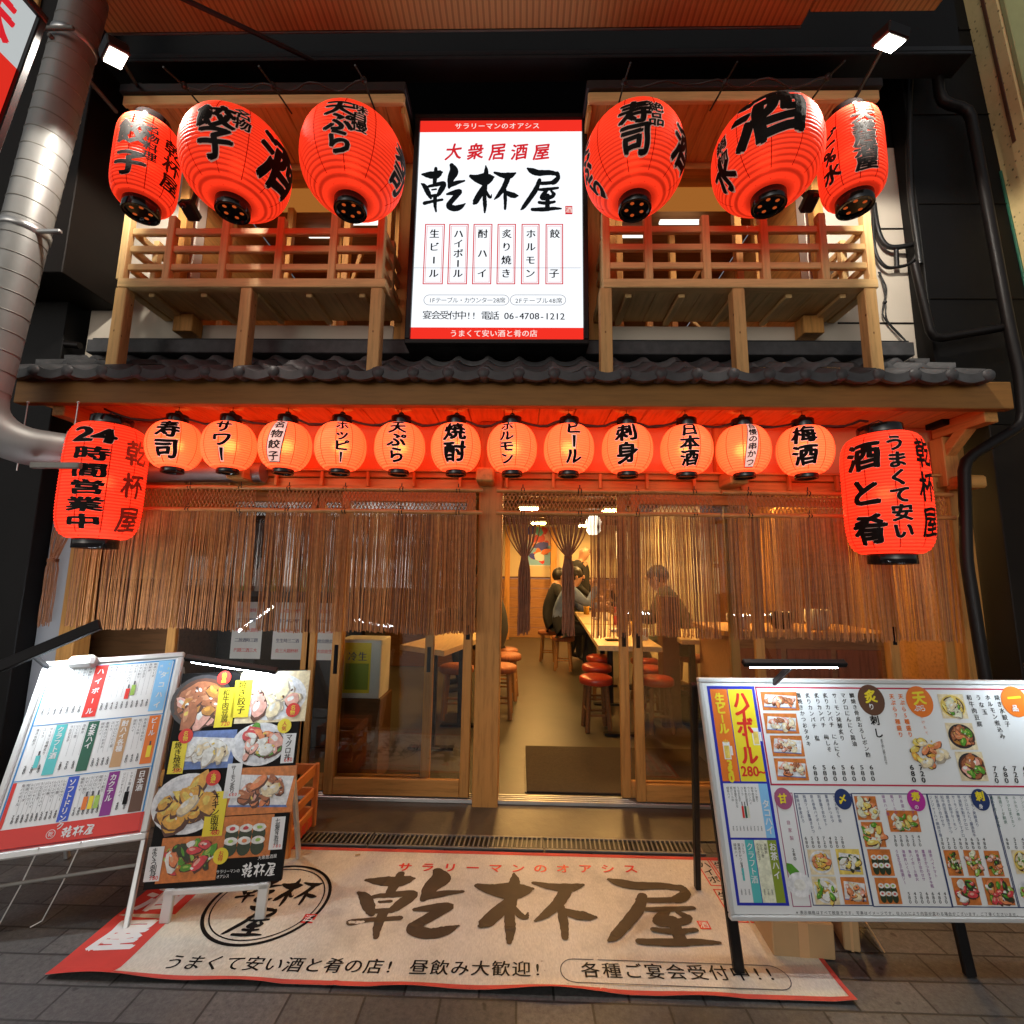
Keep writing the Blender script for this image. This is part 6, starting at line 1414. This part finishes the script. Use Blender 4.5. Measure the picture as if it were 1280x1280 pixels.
def pipe(pts, r_, label, name='wall_pipe', m='pipe_brown', cat='pipe', n=12):
    mb = MB(); pts = [Vector(p) for p in pts]; out = [pts[0]]
    for i in range(1, len(pts)-1):
        a, b, c = pts[i-1], pts[i], pts[i+1]; f = min(.06, (a-b).length*.4, (c-b).length*.4); p0 = b+(a-b).normalized()*f; p1 = b+(c-b).normalized()*f
        out += [p0, p0.lerp(b, .5).lerp(b.lerp(p1, .5), .5), p1]
    out.append(pts[-1]); mb.tube(out, r_, m, n); o = mb.build(name); tag(o, label, cat); return o
YP = 2.50
pipe([pt(1160, 0, YP), pt(1176, 128, YP), pt(1212, 137, YP), pt(1262, 410, YP-.02), pt(1275, 470, YP-.02), pt(1280, 530, YP-.02), pt(1205, 575, YP-.0), pt(1208, 700, YP), pt(1240, 900, YP)], .028, 'dark brown drain pipe with bends running down beside the stone column')
pipe([pt(1143, 330, YP), pt(1165, 425, YP), pt(1262, 408, YP)], .022, 'dark thin pipe crossing the black side wall above the eave end')
pipe([pt(20, 425, 2.62), pt(100, 432, 2.62)], .02, 'short dark pipe lying above the tiles by the duct')
def loop(pts, r_): 
    mb = MB(); P_ = [Vector(p) for p in pts]; out = []
    q = [P_[0]]+P_+[P_[-1]]
    for i in range(1, len(q)-2):
        for k in range(6):
            t = k/6; out.append(.5*((2*q[i])+(-q[i-1]+q[i+1])*t+(2*q[i-1]-5*q[i]+4*q[i+1]-q[i+2])*t*t+(-q[i-1]+3*q[i]-3*q[i+1]+q[i+2])*t**3))
    out.append(P_[-1]); return out
T = thing('cable_bundle', 'looped thick black cables on the cream wall beside the balcony', 'cable', pt(1120, 320, 2.66))
mb = MB(); mb.tube(loop([pt(1092, 255, 2.66), pt(1098, 290, 2.66), pt(1110, 308, 2.66), pt(1135, 307, 2.64), pt(1150, 300, 2.62)], 0), .015, 'cable', 8); mb.tube(loop([pt(1092, 260, 2.66), pt(1093, 310, 2.66), pt(1105, 332, 2.66), pt(1120, 334, 2.66), pt(1142, 325, 2.64), pt(1152, 285, 2.6), pt(1152, 235, 2.6)], 0), .010, 'cable', 8); mb.tube([pt(1120, 310, 2.66), pt(1121, 334, 2.66)], .013, 'cable', 8)
mb.tube(loop([pt(1138, 95, 2.58), pt(1136, 170, 2.58), pt(1138, 240, 2.58), pt(1146, 300, 2.58), pt(1150, 330, 2.58)], 0), .016, 'cable', 8); mb.build('thick_cables', T)
mb = MB(); mb.tube(loop([pt(1098, 340, 2.68), pt(1108, 360, 2.68), pt(1105, 378, 2.68), pt(1104, 395, 2.68), pt(1120, 415, 2.68), pt(1140, 433, 2.66)], 0), .004, 'cable', 6); mb.tube(loop([pt(1100, 340, 2.68), pt(1106, 365, 2.68), pt(1107, 380, 2.68), pt(1109, 400, 2.68), pt(1125, 418, 2.68), pt(1141, 436, 2.66)], 0), .004, 'cable', 6); mb.sphere(pt(1106, 378, 2.68), .012, 'cable', 8); mb.build('thin_wires', T)
# small black cameras between the big lanterns
for (px_, py_, lb_) in ((238, 263, 'small black camera fixed behind the 名物餃子 lantern'), (1012, 252, 'small black camera fixed between the sake lantern and the end lantern')):
    c = pt(px_, py_, 2.28); mb = MB(); mb.obox(c, Vector((1, 0, 0)), Vector((0, .9, -.4)).normalized(), Vector((0, .4, .9)).normalized(), .07, .10, .05, 'black_paint', .008); mb.bar(c, c+Vector((-.03, .06, .16)), .02, .02, 'black_paint'); mb.lathe([(.018, 0), (.02, .02), (.0001, .021)], c+Vector((0, -.05, -.02)), 'lacquer', 12, True, (0, -.9, .4)); o = mb.build('security_camera'); tag(o, lb_, 'camera')

# ================================================================== NEIGHBOURS
T = thing('stone_column', 'rough pitted tan stone column with green painted side at the street edge', 'column', (3.0, 2.3, 0))
YQ = 2.41; xq = xat(1257, 265, 2.60)
cz = zat(265, 2.60); cdir = Vector((-.062, 0, 1)).normalized(); cex = Vector((1, 0, .062)).normalized()
def cbox(dx0, dx1, y0, y1, m, z0_=-1.0, z1_=2.6, bev=0):
    if z0_ == -1.0: z0_ = .01-cz
    c = Vector((xq, 0, cz))+cex*((dx0+dx1)/2)+cdir*((z0_+z1_)/2)+Vector((0, (y0+y1)/2, 0)); return MB().obox(c, cex, Vector((0, 1, 0)), cdir, dx1-dx0, y1-y0, z1_-z0_, m, bev)
cbox(0, .3, YQ, 2.60, 'pitted', bev=.008).build('pitted_face', T)
cbox(.004, 1.2, YQ-.03, YQ-.002, 'green_wall').build('painted_side', T)
cbox(-.006, -.001, 2.47, 2.49, 'p_brown', .35, 2.0).build('rusty_strip', T)
cbox(-.012, -.001, 2.57, 2.60, 'p_green', -1.0, .25).build('green_edge', T)
mb = MB(); xb_ = xat(1140, 400, YW); mb.box(xb_, xb_+2.6, YW-.12, YW-.005, zf0+.0, 6.2, 'black_wall'); [mb.box(xb_+.01, xb_+1.6, YW-.1275, YW-.1215, 2.9+k*.62, 2.904+k*.62, 'dark_brown') for k in range(4)]; o = mb.build('side_wall'); tag(o, 'black wall panel above the eave, crossed by the dark bent pipes', 'wall'); mb = MB(); mb.box(x_jr+.14, x_jr+2.2, D-.14, D+.1, 0, zf0-.001, 'dark_brown'); o = mb.build('side_wall'); tag(o, 'dark brown wall below the eave brace, beside the last sliding door', 'wall')
xlw = xat(45, 760, D-.04)
mb = MB(); mb.box(xlw, x_jl-.002, D-.02, D+.06, 0, zf0-.05, 'grey_wall'); o = mb.build('grey_wall'); tag(o, 'narrow pale grey wall strip beside the tied rope bundle', 'wall')
mb = MB(); mb.box(xlw-2.5, xlw-.002, D-.12, D+.1, 0, 6.2, 'black_wall'); xk = xat(112, 380, 2.5); mb.box(xk-1.6, xk, 2.32, YW+.0, zat(352, 2.4), 6.2, 'dark_brown'); o = mb.build('neighbour_wall'); tag(o, 'black neighbouring wall behind the silver exhaust duct', 'wall')
# projecting lit sign of the neighbour
a = pt(45, 20, 1.62); xn = a.x; T = thing('projecting_sign', 'lit red and white projecting sign of the next shop, partly in view', 'sign', (xn, 1.3, 2.6))
S = Sheet((xn, .6, a.z-1.4), (0, 1, 0), (0, 0, 1)); Wn, Hn = a.y-.6, 1.4
lean = lambda v: [(x+.16*(z-a.z), y, z) for x, y, z in v]
mb = MB(); mb.box(xn-.16, xn-.004, .57, a.y+.03, a.z-1.43, a.z+.03, 'black_paint'); mb.v = lean(mb.v); mb.build('sign_case', T)
mb = MB(); 
for (y0, y1, z0_, z1_) in ((.57, a.y+.03, a.z+.001, a.z+.03), (.57, a.y+.03, a.z-1.43, a.z-1.401), (a.y+.001, a.y+.03, a.z-1.40, a.z)): mb.box(xn-.003, xn+.02, y0, y1, z0_, z1_, 'black_paint')
mb.v = lean(mb.v); mb.build('sign_frame', T)
mb = MB(); S.rectm(mb, 0, Hn, Wn, 0, 'neighbour_red', 0); S.rectm(mb, 0, Hn, Wn, Hn-.26, 'neighbour_white', .001)
ink(mb, '味', Wn-.16, Hn-.13, .22, .22, S.P, 'sign_red_ink', BOLD2, h=.002)
for (b_, m, h_) in ((ring_off(.08), 'neighbour_white', .002), (BOLD2, 'sign_ink', .004)): ink(mb, '味', Wn-.26, Hn-.50, .36, .40, S.P, m, b_, h=h_)
mb.v = lean(mb.v); mb.build('lit_face', T)
# tan wall glimpsed behind the duct at the top
mb = MB(); mb.box(-3.2, xat(112, 30, 2.6), 2.30, 2.318, zat(75, 2.3, 60), 5.6, 'wood_z'); o = mb.build('timber_panel'); tag(o, 'brown timber panel behind the top of the silver duct', 'panel')
